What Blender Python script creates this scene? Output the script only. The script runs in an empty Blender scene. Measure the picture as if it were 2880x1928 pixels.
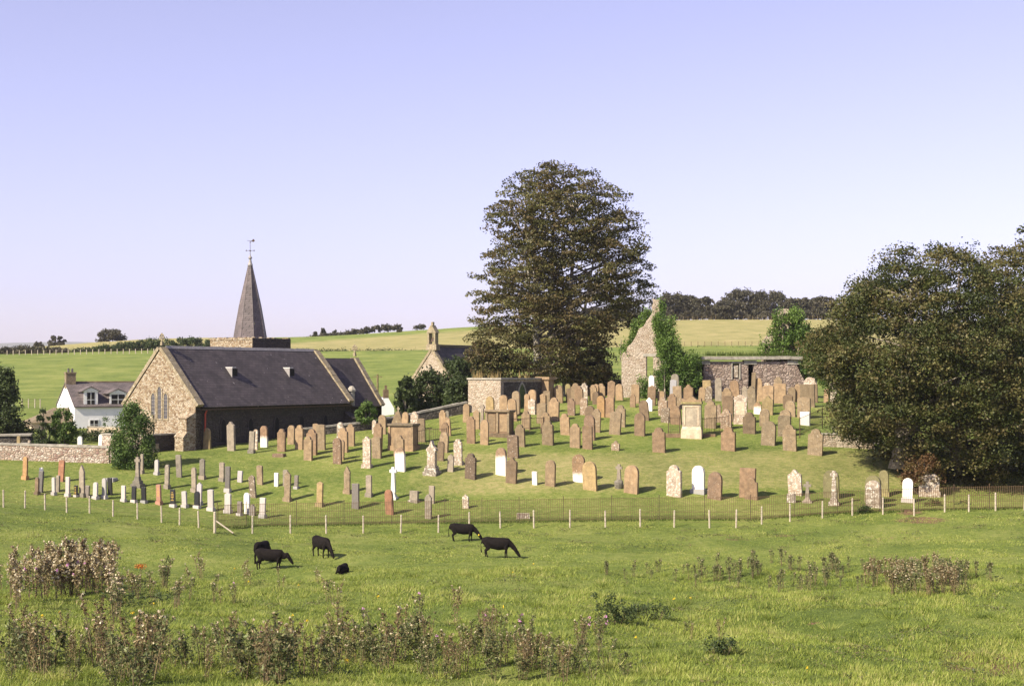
import bpy, bmesh, math, random
import numpy as np
from mathutils import Vector, Matrix
SC = bpy.context.scene
COL = SC.collection
R = math.radians
# ------------------------------------------------------------------ camera
H = 10.0; F = 4000.0; HY = 1050.0; CX = 1440.0
cam = bpy.data.cameras.new('camera'); co = bpy.data.objects.new('camera', cam); COL.objects.link(co)
cam.sensor_width = 36; cam.lens = 50; cam.shift_y = (HY-964)/2880
cam.clip_start = 0.5; cam.clip_end = 30000
co.location = (0, 0, H); co.rotation_euler = (R(90), 0, 0)
SC.camera = co
# ------------------------------------------------------------------ light
SUN_H = Vector((-0.78, -0.62)).normalized(); ELEV = R(39)
W = bpy.data.worlds.new('World'); SC.world = W; W.use_nodes = True
wn = W.node_tree.nodes; wl = W.node_tree.links; wn.clear()
wo = wn.new('ShaderNodeOutputWorld'); bg = wn.new('ShaderNodeBackground'); sky = wn.new('ShaderNodeTexSky')
sky.sky_type = 'NISHITA'; sky.sun_disc = False; sky.sun_elevation = ELEV
sky.sun_rotation = math.atan2(SUN_H.x, SUN_H.y) % (2*math.pi)
sky.air_density = 1.0; sky.dust_density = 0.6; sky.ozone_density = 4.0; sky.altitude = 50
tint = wn.new('ShaderNodeMix'); tint.data_type = 'RGBA'; tint.blend_type = 'MULTIPLY'
tint.inputs[0].default_value = 1.0; tint.inputs[7].default_value = (1.02, 0.865, 1.10, 1)
hs = wn.new('ShaderNodeHueSaturation'); hs.inputs['Saturation'].default_value = 0.62; hs.inputs['Value'].default_value = 1.0
wl.new(sky.outputs[0], hs.inputs['Color']); wl.new(hs.outputs[0], tint.inputs[6]); wl.new(tint.outputs[2], bg.inputs[0]); wl.new(bg.outputs[0], wo.inputs[0])
bg.inputs[1].default_value = 0.095
sl = bpy.data.lights.new('sun', 'SUN'); sl.energy = 5.0; sl.angle = R(0.53); sl.color = (1.0, 0.89, 0.70)
so = bpy.data.objects.new('sun', sl); COL.objects.link(so)
sd = Vector((SUN_H.x*math.cos(ELEV), SUN_H.y*math.cos(ELEV), math.sin(ELEV)))
so.rotation_euler = (-sd).to_track_quat('-Z', 'Y').to_euler(); so.location = (-60, 20, 60)
SC.view_settings.view_transform = 'Standard'; SC.view_settings.look = 'None'
SC.view_settings.exposure = 0.93; SC.view_settings.gamma = 1.0
rng = np.random.default_rng(7); random.seed(7)

# ------------------------------------------------------------------ terrain function
CPX = [-700, 0, 300, 600, 900, 1200, 1500, 1900, 2300, 2600, 2880, 3600]
TAB = {
 34: [1928,1928,1928,1928,1928,1928,1932,1950,1985,1995],
 42: [1795,1800,1800,1800,1800,1800,1805,1820,1835,1840],
 52: [1690,1700,1705,1705,1705,1700,1700,1705,1700,1690],
 62: [1605,1620,1632,1637,1637,1632,1628,1620,1612,1600],
 75: [1505,1520,1560,1570,1570,1565,1560,1548,1535,1525],
 88: [1430,1452,1494,1500,1497,1484,1482,1460,1446,1440],
 95: [1392,1412,1440,1428,1420,1400,1400,1395,1395,1395],
 103:[1325,1330,1335,1330,1318,1308,1308,1300,1310,1330],
 111:[1278,1285,1282,1265,1250,1250,1250,1235,1250,1280],
 119:[1240,1245,1255,1230,1210,1198,1195,1190,1210,1240],
 130:[1230,1232,1240,1210,1165,1137,1137,1140,1160,1200],
 145:[1218,1220,1222,1200,1160,1112,1112,1115,1130,1170],
 170:[1155,1160,1160,1158,1140,1110,1100,1100,1110,1120],
 200:[1112,1112,1110,1108,1100,1085,1075,1075,1075,1075],
 260:[1045,1045,1044,1042,1040,1030,1020,1018,1018,1018],
 330:[1000,998,994,990,988,984,978,976,976,976],
 450:[986,955,945,950,922,908,896,895,900,905]}
KY = [0, 15] + list(TAB) + [480, 560, 900, 3000]
KZ = []
for y in KY:
    if y in TAB:
        r = [H-(p-HY)/F*y for p in TAB[y]]; r = [r[0]]+r+[r[-1]]
    elif y == 0: r = [8.4]*12
    elif y == 15: r = [5.75]*12
    elif y == 480: r = [v+0.2 for v in KZ[-1]]
    elif y == 560: r = [v-3 for v in KZ[-1]]
    elif y == 900: r = [9]*12
    else: r = [0]*12
    KZ.append(r)
KZ = np.array(KZ)
YG = np.concatenate([np.linspace(0,30,16)[:-1], np.linspace(30,145,300)[:-1], np.linspace(145,330,90)[:-1], np.linspace(330,560,60)[:-1], np.linspace(560,3000,14)])
UG = np.linspace(-0.62, 0.62, 280)
tmp = np.array([np.interp(YG, KY, KZ[:, j]) for j in range(12)])       # 12 x NY
CU = (np.array(CPX)-CX)/F
ZG = np.array([np.interp(UG, CU, tmp[:, i]) for i in range(len(YG))])    # NY x NU
def blur(a, n, ax):
    k = np.hanning(n+2)[1:-1]; k /= k.sum(); p = n//2
    pad = [(0,0),(0,0)]; pad[ax] = (p,p); b = np.pad(a, pad, 'edge')
    return np.apply_along_axis(lambda v: np.convolve(v, k, 'valid'), ax, b)
ZG = blur(blur(ZG, 41, 1), 11, 0)
_wav = [(random.uniform(0,6.28), random.uniform(0,6.28), random.uniform(.15,1.4)) for _ in range(26)]
def lump(X, Y):
    s = 0*X
    for a, b, k in _wav: s = s+np.sin(X*k*math.cos(a)+Y*k*math.sin(a)+b)*0.012/k**0.6
    return s
YY, UU = np.meshgrid(YG, UG, indexing='ij'); XX = YY*UU
near = np.clip((92-YY)/20, 0, 1)*np.clip((YY-5)/20, 0, 1)
ZG = ZG+lump(XX, YY)*(0.5+2.0*near)
def gz(X, Y):
    Y = max(Y, 0.5); u = min(max(X/Y, -0.61), 0.61)
    i = min(max(int(np.searchsorted(YG, Y))-1, 0), len(YG)-2); j = min(int((u+0.62)/(UG[1]-UG[0])), len(UG)-2)
    a = (Y-YG[i])/(YG[i+1]-YG[i]); b = (u-UG[j])/(UG[1]-UG[0])
    return float((ZG[i,j]*(1-a)+ZG[i+1,j]*a)*(1-b)+(ZG[i,j+1]*(1-a)+ZG[i+1,j+1]*a)*b)
def gzv(X, Y):
    u = np.clip(X/Y, -0.61, 0.61)
    i = np.clip(np.searchsorted(YG, Y)-1, 0, len(YG)-2); fj = (u+0.62)/(UG[1]-UG[0]); j = np.clip(fj.astype(int), 0, len(UG)-2)
    a = (Y-YG[i])/(YG[i+1]-YG[i]); b = fj-j
    return (ZG[i,j]*(1-a)+ZG[i+1,j]*a)*(1-b)+(ZG[i,j+1]*(1-a)+ZG[i+1,j+1]*a)*b
_YS = np.arange(30, 470, 0.1)
def hit(px, py, ymin=30):
    "the point of the ground seen at this place of the photograph"
    u = (px-CX)/F; ys = _YS[_YS >= ymin]; z = gzv(u*ys, ys); p = HY+(H-z)/ys*F
    k = np.argmax(p <= py)
    if p[k] > py: k = int(np.argmin(p))
    y = float(ys[k]); return u*y, y, float(z[k])
def at(px, py, Y):
    return ((px-CX)/F*Y, Y, H-(py-HY)/F*Y)

# ------------------------------------------------------------------ node helpers
def nt(name):
    m = bpy.data.materials.new(name); m.use_nodes = True; n = m.node_tree.nodes; n.clear()
    o = n.new('ShaderNodeOutputMaterial'); b = n.new('ShaderNodeBsdfPrincipled')
    m.node_tree.links.new(b.outputs[0], o.inputs[0]); return m, n, m.node_tree.links, b, o
def c4(c): return (c[0], c[1], c[2], 1)
def ramp(n, cols, pos=None):
    r = n.new('ShaderNodeValToRGB'); e = r.color_ramp.elements
    pos = pos or [i/(len(cols)-1) for i in range(len(cols))]
    while len(e) < len(cols): e.new(0.5)
    for k, (c, p) in enumerate(zip(cols, pos)): e[k].position = p; e[k].color = c4(c)
    return r
def coords(n, l, rand=False, scale=(1,1,1)):
    tc = n.new('ShaderNodeTexCoord'); out = tc.outputs['Object']
    if scale != (1,1,1):
        mp = n.new('ShaderNodeMapping'); mp.inputs['Scale'].default_value = scale; l.new(out, mp.inputs[0]); out = mp.outputs[0]
    if rand:
        oi = n.new('ShaderNodeObjectInfo'); ml = n.new('ShaderNodeMath'); ml.operation = 'MULTIPLY'; ml.inputs[1].default_value = 97.0
        l.new(oi.outputs['Random'], ml.inputs[0])
        va = n.new('ShaderNodeVectorMath'); va.operation = 'ADD'; l.new(out, va.inputs[0]); l.new(ml.outputs[0], va.inputs[1]); out = va.outputs[0]
    return out
def noise(n, l, vec, scale, detail=4, rough=0.6):
    t = n.new('ShaderNodeTexNoise'); t.inputs['Scale'].default_value = scale; t.inputs['Detail'].default_value = detail
    t.inputs['Roughness'].default_value = rough
    if vec is not None: l.new(vec, t.inputs['Vector'])
    return t.outputs['Fac']
def mixc(n, l, fac, a, b, mode='MIX'):
    m = n.new('ShaderNodeMix'); m.data_type = 'RGBA'; m.blend_type = mode
    for s, v in ((0, fac), (6, a), (7, b)):
        if isinstance(v, (int, float)): m.inputs[s].default_value = v
        elif isinstance(v, tuple): m.inputs[s].default_value = c4(v)
        else: l.new(v, m.inputs[s])
    return m.outputs[2]
def thr(n, l, v, lo, hi):
    m = n.new('ShaderNodeMapRange'); m.inputs[1].default_value = lo; m.inputs[2].default_value = hi; l.new(v, m.inputs[0]); return m.outputs[0]
def math_(n, l, op, a, b=0.0):
    m = n.new('ShaderNodeMath'); m.operation = op
    for s, v in ((0, a), (1, b)):
        if isinstance(v, (int, float)): m.inputs[s].default_value = v
        else: l.new(v, m.inputs[s])
    return m.outputs[0]
def bump(n, l, b, h, dist, strength=1.0):
    t = n.new('ShaderNodeBump'); t.inputs['Distance'].default_value = dist; t.inputs['Strength'].default_value = strength
    l.new(h, t.inputs['Height']); l.new(t.outputs[0], b.inputs['Normal'])

def stone(name, c1, c2, scale=3.0, rough=0.9, lichen=None, rand=True, white_below=None, bdist=0.012, streak=True):
    m, n, l, b, o = nt(name); v = coords(n, l, rand)
    f = noise(n, l, v, scale, 5, 0.65); r = ramp(n, [c1, c2], [0.3, 0.7]); l.new(f, r.inputs[0]); c = r.outputs[0]
    if rand:
        oi = n.new('ShaderNodeObjectInfo'); rr = ramp(n, [(0.60,0.62,0.60), (0.95,0.92,0.86), (1.10,1.03,0.95)], [0,0.5,1]); l.new(oi.outputs['Random'], rr.inputs[0])
        c = mixc(n, l, 1.0, c, rr.outputs[0], 'MULTIPLY')
    if rough > .8:
        fb = noise(n, l, v, 2.6, 8, 0.75); c = mixc(n, l, 1.0, c, ramp_out(n, l, fb, (0.50,0.50,0.50), (1.16,1.15,1.12)), 'MULTIPLY')
        fk = noise(n, l, v, 22.0, 3, 0.6); c = mixc(n, l, math_(n, l, 'MULTIPLY', thr(n, l, fk, 0.64, 0.70), 0.6), c, (0.50, 0.47, 0.38))
    if streak:
        vs = coords(n, l, rand, (7, 7, 0.7)); fs = noise(n, l, vs, 1.0, 3)
        c = mixc(n, l, math_(n, l, 'MULTIPLY', thr(n, l, fs, 0.5, 0.75), 0.55), c, tuple(x*0.45 for x in c2))
    if white_below is not None:
        tc = n.new('ShaderNodeTexCoord'); sx = n.new('ShaderNodeSeparateXYZ'); l.new(tc.outputs['Object'], sx.inputs[0])
        hh = math_(n, l, 'ADD', sx.outputs[2], math_(n, l, 'MULTIPLY', noise(n, l, v, 4.0, 4), 0.45))
        c = mixc(n, l, thr(n, l, hh, white_below+0.42, white_below+0.08), c, (0.78, 0.72, 0.64))
    if lichen:
        lc, lo, ls = lichen; fl = noise(n, l, v, ls, 6, 0.75)
        c = mixc(n, l, thr(n, l, fl, lo, lo+0.06), c, lc)
    l.new(c, b.inputs['Base Color']); b.inputs['Roughness'].default_value = rough
    bump(n, l, b, noise(n, l, v, scale*5, 6, 0.7), bdist, 0.8)
    return m
def rubble(name, cols, scale, mortar, rough=0.95, bd=0.05, rand=False, patch=None, sq=1.5):
    m, n, l, b, o = nt(name); v = coords(n, l, rand, (1, 1, sq))
    w = n.new('ShaderNodeTexNoise'); w.inputs['Scale'].default_value = 2.0; l.new(v, w.inputs['Vector'])
    vv = mixc(n, l, 0.12, v, w.outputs['Color'])
    vo = n.new('ShaderNodeTexVoronoi'); vo.inputs['Scale'].default_value = scale; l.new(vv, vo.inputs['Vector'])
    ve = n.new('ShaderNodeTexVoronoi'); ve.feature = 'DISTANCE_TO_EDGE'; ve.inputs['Scale'].default_value = scale; l.new(vv, ve.inputs['Vector'])
    sx = n.new('ShaderNodeSeparateColor'); l.new(vo.outputs['Color'], sx.inputs[0])
    r = ramp(n, cols); l.new(sx.outputs[0], r.inputs[0])
    c = mixc(n, l, 0.5, r.outputs[0], r.outputs[0])
    f2 = noise(n, l, v, scale*3, 5); c = mixc(n, l, 1.0, c, ramp_out(n, l, f2, (0.6,0.6,0.6), (1.25,1.25,1.25)), 'MULTIPLY')
    if patch: c = mixc(n, l, thr(n, l, noise(n, l, v, patch[1], 4), patch[2], patch[2]+0.12), c, patch[0])
    c = mixc(n, l, thr(n, l, ve.outputs['Distance'], 0.07, 0.02), c, mortar)
    l.new(c, b.inputs['Base Color']); b.inputs['Roughness'].default_value = rough
    h = math_(n, l, 'ADD', thr(n, l, ve.outputs['Distance'], 0.0, 0.18), math_(n, l, 'MULTIPLY', f2, 0.5))
    bump(n, l, b, h, bd); return m
def ramp_out(n, l, f, a, b_):
    r = ramp(n, [a, b_], [0.3, 0.7]); l.new(f, r.inputs[0]); return r.outputs[0]
def plain(name, c, rough=0.8, c2=None, scale=6, metal=0.0, rand=False):
    m, n, l, b, o = nt(name); v = coords(n, l, rand)
    f = noise(n, l, v, scale, 4); r = ramp(n, [c, c2 or tuple(x*0.75 for x in c)], [0.35, 0.65]); l.new(f, r.inputs[0])
    l.new(r.outputs[0], b.inputs['Base Color']); b.inputs['Roughness'].default_value = rough; b.inputs['Metallic'].default_value = metal
    return m
def slate(name, c1, c2, w, h, spots=None, mode='x', rough=0.55):
    m, n, l, b, o = nt(name); tc = n.new('ShaderNodeTexCoord'); sx = n.new('ShaderNodeSeparateXYZ'); l.new(tc.outputs['Object'], sx.inputs[0])
    cb = n.new('ShaderNodeCombineXYZ')
    if mode == 'x': l.new(sx.outputs[0], cb.inputs[0])
    else: l.new(math_(n, l, 'ADD', sx.outputs[0], sx.outputs[1]), cb.inputs[0])
    l.new(sx.outputs[2], cb.inputs[1])
    br = n.new('ShaderNodeTexBrick'); l.new(cb.outputs[0], br.inputs['Vector']); br.inputs['Scale'].default_value = 1.0
    br.inputs['Brick Width'].default_value = w; br.inputs['Row Height'].default_value = h; br.inputs['Mortar Size'].default_value = 0.012
    br.inputs['Color1'].default_value = c4(c1); br.inputs['Color2'].default_value = c4(c2); br.inputs['Mortar'].default_value = c4(tuple(x*0.4 for x in c1))
    f = noise(n, l, tc.outputs['Object'], 0.9, 5); c = mixc(n, l, 1.0, br.outputs[0], ramp_out(n, l, f, (0.7,0.7,0.72), (1.3,1.25,1.3)), 'MULTIPLY')
    if spots:
        c = mixc(n, l, thr(n, l, noise(n, l, tc.outputs['Object'], spots[1], 3, 0.5), spots[2], spots[2]+0.04), c, spots[0])
    l.new(c, b.inputs['Base Color']); b.inputs['Roughness'].default_value = rough
    bump(n, l, b, br.outputs['Fac'], -0.02); return m
def leafmat(name, cols, transl=0.3, rough=0.55):
    m, n, l, b, o = nt(name); a = n.new('ShaderNodeAttribute'); a.attribute_name = 'tint'
    r = ramp(n, cols); l.new(a.outputs['Fac'], r.inputs[0]); l.new(r.outputs[0], b.inputs['Base Color'])
    b.inputs['Roughness'].default_value = rough; b.inputs['Specular IOR Level'].default_value = 0.3
    t = n.new('ShaderNodeBsdfTranslucent'); l.new(r.outputs[0], t.inputs[0]); mx = n.new('ShaderNodeMixShader'); mx.inputs[0].default_value = transl
    l.new(b.outputs[0], mx.inputs[1]); l.new(t.outputs[0], mx.inputs[2]); l.new(mx.outputs[0], o.inputs[0]); return m

M = {}
LW = (0.60, 0.55, 0.46); LG = (0.42, 0.42, 0.30)
M['tan'] = stone('sandstone_tan', (0.27,0.19,0.115), (0.38,0.28,0.175), lichen=((0.33,0.27,0.17), 0.63, 3.0))
M['brown'] = stone('sandstone_brown', (0.195,0.13,0.08), (0.29,0.205,0.13), lichen=((0.38,0.33,0.25), 0.66, 5.0))
M['red'] = stone('sandstone_red', (0.26,0.125,0.075), (0.34,0.18,0.11))
M['yel'] = stone('sandstone_yellow', (0.33,0.245,0.12), (0.42,0.32,0.17), lichen=((0.30,0.28,0.10), 0.62, 2.5))
M['ora'] = stone('sandstone_orange', (0.38,0.225,0.10), (0.45,0.29,0.14))
M['gre'] = stone('stone_grey', (0.24,0.21,0.17), (0.34,0.30,0.25), lichen=((0.5,0.47,0.38), 0.62, 4.0))
M['grb'] = stone('stone_greybrown', (0.225,0.17,0.11), (0.32,0.25,0.165), lichen=((0.45,0.40,0.30), 0.6, 7.0))
M['lgr'] = stone('granite_pale', (0.38,0.36,0.355), (0.47,0.45,0.445), scale=12, rough=0.6, streak=False)
M['lav'] = stone('granite_lavender', (0.34,0.325,0.35), (0.42,0.405,0.43), scale=12, rough=0.6, streak=False)
M['dgr'] = stone('granite_dark', (0.13,0.115,0.105), (0.20,0.18,0.16), scale=10, rough=0.5, streak=False)
M['blk'] = stone('granite_black', (0.022,0.022,0.024), (0.04,0.04,0.042), scale=14, rough=0.3, streak=False)
M['whi'] = stone('marble_white', (0.76,0.75,0.73), (0.84,0.83,0.81), scale=4, rough=0.6, streak=False)
M['mot'] = stone('stone_mottled', (0.23,0.17,0.12), (0.33,0.25,0.18), lichen=(LW, 0.56, 7.0))
M['mow'] = stone('stone_whitened', (0.34,0.27,0.21), (0.46,0.39,0.32), lichen=(LW, 0.52, 6.0))
M['mob'] = stone('stone_brown_mottled', (0.16,0.11,0.075), (0.25,0.175,0.12), lichen=(LW, 0.60, 8.0))
M['grn'] = stone('sandstone_greenish', (0.235,0.215,0.10), (0.32,0.28,0.135))
M['pin'] = stone('granite_red', (0.33,0.17,0.12), (0.40,0.22,0.16), scale=12, streak=False, rough=0.5)
M['wb1'] = stone('sandstone_white_foot', (0.24,0.15,0.095), (0.34,0.23,0.15), white_below=0.75)
M['wb2'] = stone('sandstone_white_face', (0.25,0.17,0.11), (0.34,0.24,0.165), white_below=1.25)
M['wb3'] = stone('sandstone_mottled_white_foot', (0.22,0.15,0.09), (0.36,0.24,0.14), white_below=0.55, lichen=(LW,0.60,8.0))
M['cream'] = stone('stone_cream', (0.58,0.48,0.37), (0.66,0.56,0.44), lichen=((0.60,0.42,0.28),0.62,2.0), streak=False)
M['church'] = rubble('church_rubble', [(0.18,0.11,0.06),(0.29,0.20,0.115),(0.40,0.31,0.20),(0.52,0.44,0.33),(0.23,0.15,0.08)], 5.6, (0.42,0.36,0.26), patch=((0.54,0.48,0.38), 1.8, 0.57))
M['churchshade'] = rubble('church_rubble_shaded', [(0.05,0.041,0.036),(0.08,0.066,0.056),(0.062,0.05,0.044)], 3.0, (0.045,0.04,0.035), sq=2.0)  # darkened church stone: shade painted in for walls turned from the sun
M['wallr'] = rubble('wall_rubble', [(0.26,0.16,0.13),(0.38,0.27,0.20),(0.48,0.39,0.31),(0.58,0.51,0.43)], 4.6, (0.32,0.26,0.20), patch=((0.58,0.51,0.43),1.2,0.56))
M['wallshade'] = rubble('wall_rubble_shaded', [(0.05,0.042,0.035),(0.09,0.075,0.06),(0.16,0.14,0.11)], 4.0, (0.06,0.05,0.045))  # dark version of the wall rubble, shade put into its colour
M['ruin'] = rubble('ruin_rubble', [(0.32,0.24,0.165),(0.42,0.34,0.25),(0.50,0.425,0.33),(0.36,0.27,0.19)], 4.6, (0.45,0.38,0.30), patch=((0.52,0.45,0.37),1.2,0.58))
M['ruind'] = rubble('ruin_whin', [(0.19,0.135,0.11),(0.33,0.25,0.20),(0.45,0.36,0.30),(0.27,0.19,0.155)], 3.4, (0.16,0.12,0.10))
M['coping'] = stone('coping_stone', (0.25,0.20,0.12), (0.36,0.30,0.20), scale=2.0, lichen=(LW,0.58,5.0), rand=False)
M['slab'] = stone('slab_grey', (0.30,0.27,0.22), (0.45,0.42,0.36), scale=2, rand=False, lichen=(LW,0.6,3.0))
M['slate'] = slate('slate_roof', (0.056,0.047,0.047), (0.086,0.072,0.070), 0.42, 0.20, spots=((0.42,0.38,0.37), 2.6, 0.72), rough=0.75)
M['slate2'] = slate('slate_cottage', (0.10,0.085,0.08), (0.15,0.125,0.115), 0.4, 0.14, rough=0.8)
M['spire'] = slate('slate_spire', (0.115,0.095,0.088), (0.155,0.13,0.12), 0.3, 0.2, spots=((0.42,0.40,0.12),0.9,0.70), mode='xy')
M['iron'] = plain('iron_rusty', (0.055,0.035,0.022), 0.7, (0.10,0.055,0.03))
M['wire'] = plain('wire_rusty', (0.10,0.060,0.030), 0.8, (0.15,0.095,0.045))
M['wood'] = plain('wood_weathered', (0.50,0.44,0.34), 0.85, (0.36,0.30,0.22), 9, rand=True)
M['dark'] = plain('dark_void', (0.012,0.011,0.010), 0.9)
M['glass'] = plain('leaded_glass', (0.045,0.042,0.05), 0.6, (0.10,0.095,0.10), 9)
M['render'] = plain('limewash', (0.80,0.79,0.80), 0.8, (0.74,0.73,0.75), 2)
M['whitep'] = plain('white_paint', (0.80,0.80,0.78), 0.5)
M['redp'] = plain('red_downpipe', (0.45,0.06,0.03), 0.5)
M['lead'] = plain('lead_grey', (0.30,0.28,0.27), 0.6)
M['gold'] = plain('gold_lettering', (0.70,0.45,0.08), 0.4)
M['bark'] = plain('bark', (0.13,0.10,0.075), 0.95, (0.28,0.25,0.20), 4)
M['barkpale'] = plain('bark_pale', (0.20,0.17,0.13), 0.95, (0.42,0.40,0.34), 2.5)
M['cow'] = plain('cow_coat', (0.006,0.005,0.005), 0.9, (0.012,0.009,0.008), 8); M['cow'].node_tree.nodes['Principled BSDF'].inputs['Specular IOR Level'].default_value = 0.12
M['tag'] = plain('ear_tag_yellow', (0.85,0.62,0.02), 0.5)
M['beech'] = leafmat('leaf_beech', [(0.040,0.044,0.014),(0.082,0.083,0.027),(0.125,0.088,0.038),(0.135,0.138,0.046),(0.20,0.178,0.075)])
M['oak'] = leafmat('leaf_dark_tree', [(0.018,0.026,0.008),(0.045,0.058,0.015),(0.090,0.104,0.030),(0.112,0.088,0.034),(0.20,0.20,0.068)])
M['rust'] = leafmat('leaf_rusty', [(0.09,0.05,0.02),(0.15,0.08,0.035),(0.10,0.10,0.03)])
M['bush'] = leafmat('leaf_bush', [(0.030,0.060,0.014),(0.065,0.115,0.025),(0.11,0.175,0.04),(0.17,0.23,0.065)])
M['shrub'] = leafmat('leaf_shrub', [(0.028,0.042,0.015),(0.055,0.080,0.026),(0.095,0.125,0.042)])
M['ivy'] = leafmat('leaf_ivy', [(0.035,0.068,0.012),(0.078,0.14,0.024),(0.125,0.20,0.038),(0.19,0.275,0.065)])
M['wood_far'] = leafmat('leaf_far_wood', [(0.050,0.050,0.028),(0.085,0.080,0.048),(0.13,0.115,0.075)])
M['grass'] = leafmat('grass_blades', [(0.062,0.092,0.014),(0.170,0.228,0.035),(0.285,0.340,0.060),(0.42,0.42,0.125),(0.54,0.47,0.22)], 0.35)
M['dryg'] = leafmat('dry_stalks', [(0.40,0.30,0.13),(0.55,0.45,0.22)], 0.3)
M['thb'] = leafmat('thistle_leaf_brown', [(0.06,0.038,0.018),(0.16,0.090,0.045),(0.12,0.145,0.045),(0.28,0.20,0.10),(0.38,0.30,0.16)])
M['thg'] = leafmat('thistle_leaf_green', [(0.045,0.060,0.022),(0.09,0.125,0.038),(0.16,0.13,0.06),(0.17,0.215,0.07),(0.26,0.25,0.12)])
M['seed'] = leafmat('thistle_down', [(0.26,0.19,0.09),(0.52,0.43,0.25),(0.80,0.73,0.54)], 0.3)
M['pink'] = leafmat('thistle_flower', [(0.50,0.20,0.45),(0.62,0.32,0.55)], 0.2)
M['orange'] = leafmat('dock_orange', [(0.55,0.18,0.03),(0.68,0.28,0.06)], 0.2)
M['yellow'] = leafmat('ragwort_flower', [(0.80,0.55,0.02),(0.85,0.66,0.05)], 0.2)
M['stem'] = plain('stem_brown', (0.13,0.085,0.05), 0.9, (0.19,0.16,0.07))

# ------------------------------------------------------------------ mesh helpers
class MB:
    def __init__(s): s.v = []; s.f = []
    def add(s, vs, fs):
        k = len(s.v); s.v += [tuple(p) for p in vs]; s.f += [tuple(i+k for i in f) for f in fs]; return s
    def box(s, x0, x1, y0, y1, z0, z1, M4=None, taper=0.0):
        t = taper
        vs = [(x0,y0,z0),(x1,y0,z0),(x1,y1,z0),(x0,y1,z0),(x0+t,y0+t,z1),(x1-t,y0+t,z1),(x1-t,y1-t,z1),(x0+t,y1-t,z1)]
        if M4: vs = [M4 @ Vector(p) for p in vs]
        return s.add(vs, [(0,3,2,1),(4,5,6,7),(0,1,5,4),(1,2,6,5),(2,3,7,6),(3,0,4,7)])
    def tube(s, pts, rad, n=6, cap=True):
        rings = []; P = [Vector(p) for p in pts]
        if isinstance(rad, (int, float)): rad = [rad]*len(P)
        for i, p in enumerate(P):
            d = (P[min(i+1, len(P)-1)]-P[max(i-1, 0)]).normalized()
            a = d.cross(Vector((0, 0, 1)) if abs(d.z) < 0.95 else Vector((1, 0, 0))).normalized(); b = d.cross(a)
            rings.append([p+(a*math.cos(2*math.pi*k/n)+b*math.sin(2*math.pi*k/n))*rad[i] for k in range(n)])
        vs = [q for r in rings for q in r]; fs = []
        for i in range(len(P)-1):
            for k in range(n): fs.append((i*n+k, i*n+(k+1) % n, (i+1)*n+(k+1) % n, (i+1)*n+k))
        if cap: fs += [tuple(range(n)), tuple(range((len(P)-1)*n, len(P)*n))]
        return s.add(vs, fs)
    def lathe(s, prof, n=12, c=(0,0)):
        vs = []; fs = []
        for r, z in prof:
            for k in range(n): vs.append((c[0]+r*math.cos(2*math.pi*k/n), c[1]+r*math.sin(2*math.pi*k/n), z))
        for i in range(len(prof)-1):
            for k in range(n): fs.append((i*n+k, i*n+(k+1) % n, (i+1)*n+(k+1) % n, (i+1)*n+k))
        fs += [tuple(reversed(range(n))), tuple(range((len(prof)-1)*n, len(prof)*n))]
        return s.add(vs, fs)
    def prism(s, poly, d0, d1, axis='y', ch=0.0):
        "outline poly of (a, z) pushed along an axis; ch chamfers both faces"
        n = len(poly); cx = sum(p[0] for p in poly)/n; cz = sum(p[1] for p in poly)/n
        def P(a, z, d): return (a, d, z) if axis == 'y' else (d, a, z)
        sg = 1 if d1 > d0 else -1
        if ch:
            w = max(p[0] for p in poly)-min(p[0] for p in poly); k = 1-2*ch/max(w, 1e-3)
            rings = [(d0, k), (d0+sg*ch, 1), (d1-sg*ch, 1), (d1, k)]
        else: rings = [(d0, 1), (d1, 1)]
        vs = []; fs = []
        for d, k in rings: vs += [P(cx+(a-cx)*k, cz+(z-cz)*k, d) for a, z in poly]
        m = len(rings)
        for i in range(m-1):
            for k in range(n): fs.append((i*n+k, i*n+(k+1) % n, (i+1)*n+(k+1) % n, (i+1)*n+k))
        fs += [tuple(reversed(range(n))), tuple(range((m-1)*n, m*n))]
        return s.add(vs, fs)
    def sphere(s, c, r, sc=(1,1,1), nu=10, nv=7):
        vs = [(c[0], c[1], c[2]+r*sc[2])]; fs = []
        for i in range(1, nv):
            t = math.pi*i/nv
            for k in range(nu): p = 2*math.pi*k/nu; vs.append((c[0]+r*sc[0]*math.sin(t)*math.cos(p), c[1]+r*sc[1]*math.sin(t)*math.sin(p), c[2]+r*sc[2]*math.cos(t)))
        vs.append((c[0], c[1], c[2]-r*sc[2])); L = len(vs)-1
        for k in range(nu):
            fs.append((0, 1+k, 1+(k+1) % nu)); fs.append((L, L-nu+(k+1) % nu, L-nu+k))
            for i in range(nv-2): fs.append((1+i*nu+k, 1+(i+1)*nu+k, 1+(i+1)*nu+(k+1) % nu, 1+i*nu+(k+1) % nu))
        return s.add(vs, fs)
def link(name, me, parent=None):
    o = bpy.data.objects.new(name, me); COL.objects.link(o)
    if parent: o.parent = parent
    return o
def obj(name, mb, mat, parent=None, smooth=False):
    me = bpy.data.meshes.new(name); me.from_pydata(mb.v, [], mb.f)
    bm = bmesh.new(); bm.from_mesh(me); bmesh.ops.recalc_face_normals(bm, faces=bm.faces); bm.to_mesh(me); bm.free()
    me.materials.append(M[mat] if isinstance(mat, str) else mat)
    if smooth: me.polygons.foreach_set('use_smooth', [True]*len(me.polygons))
    me.update(); return link(name, me, parent)
def tag(o, label=None, cat=None, group=None, kind=None):
    for k, v in (('label', label), ('category', cat), ('group', group), ('kind', kind)):
        if v: o[k] = v
    return o
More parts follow.
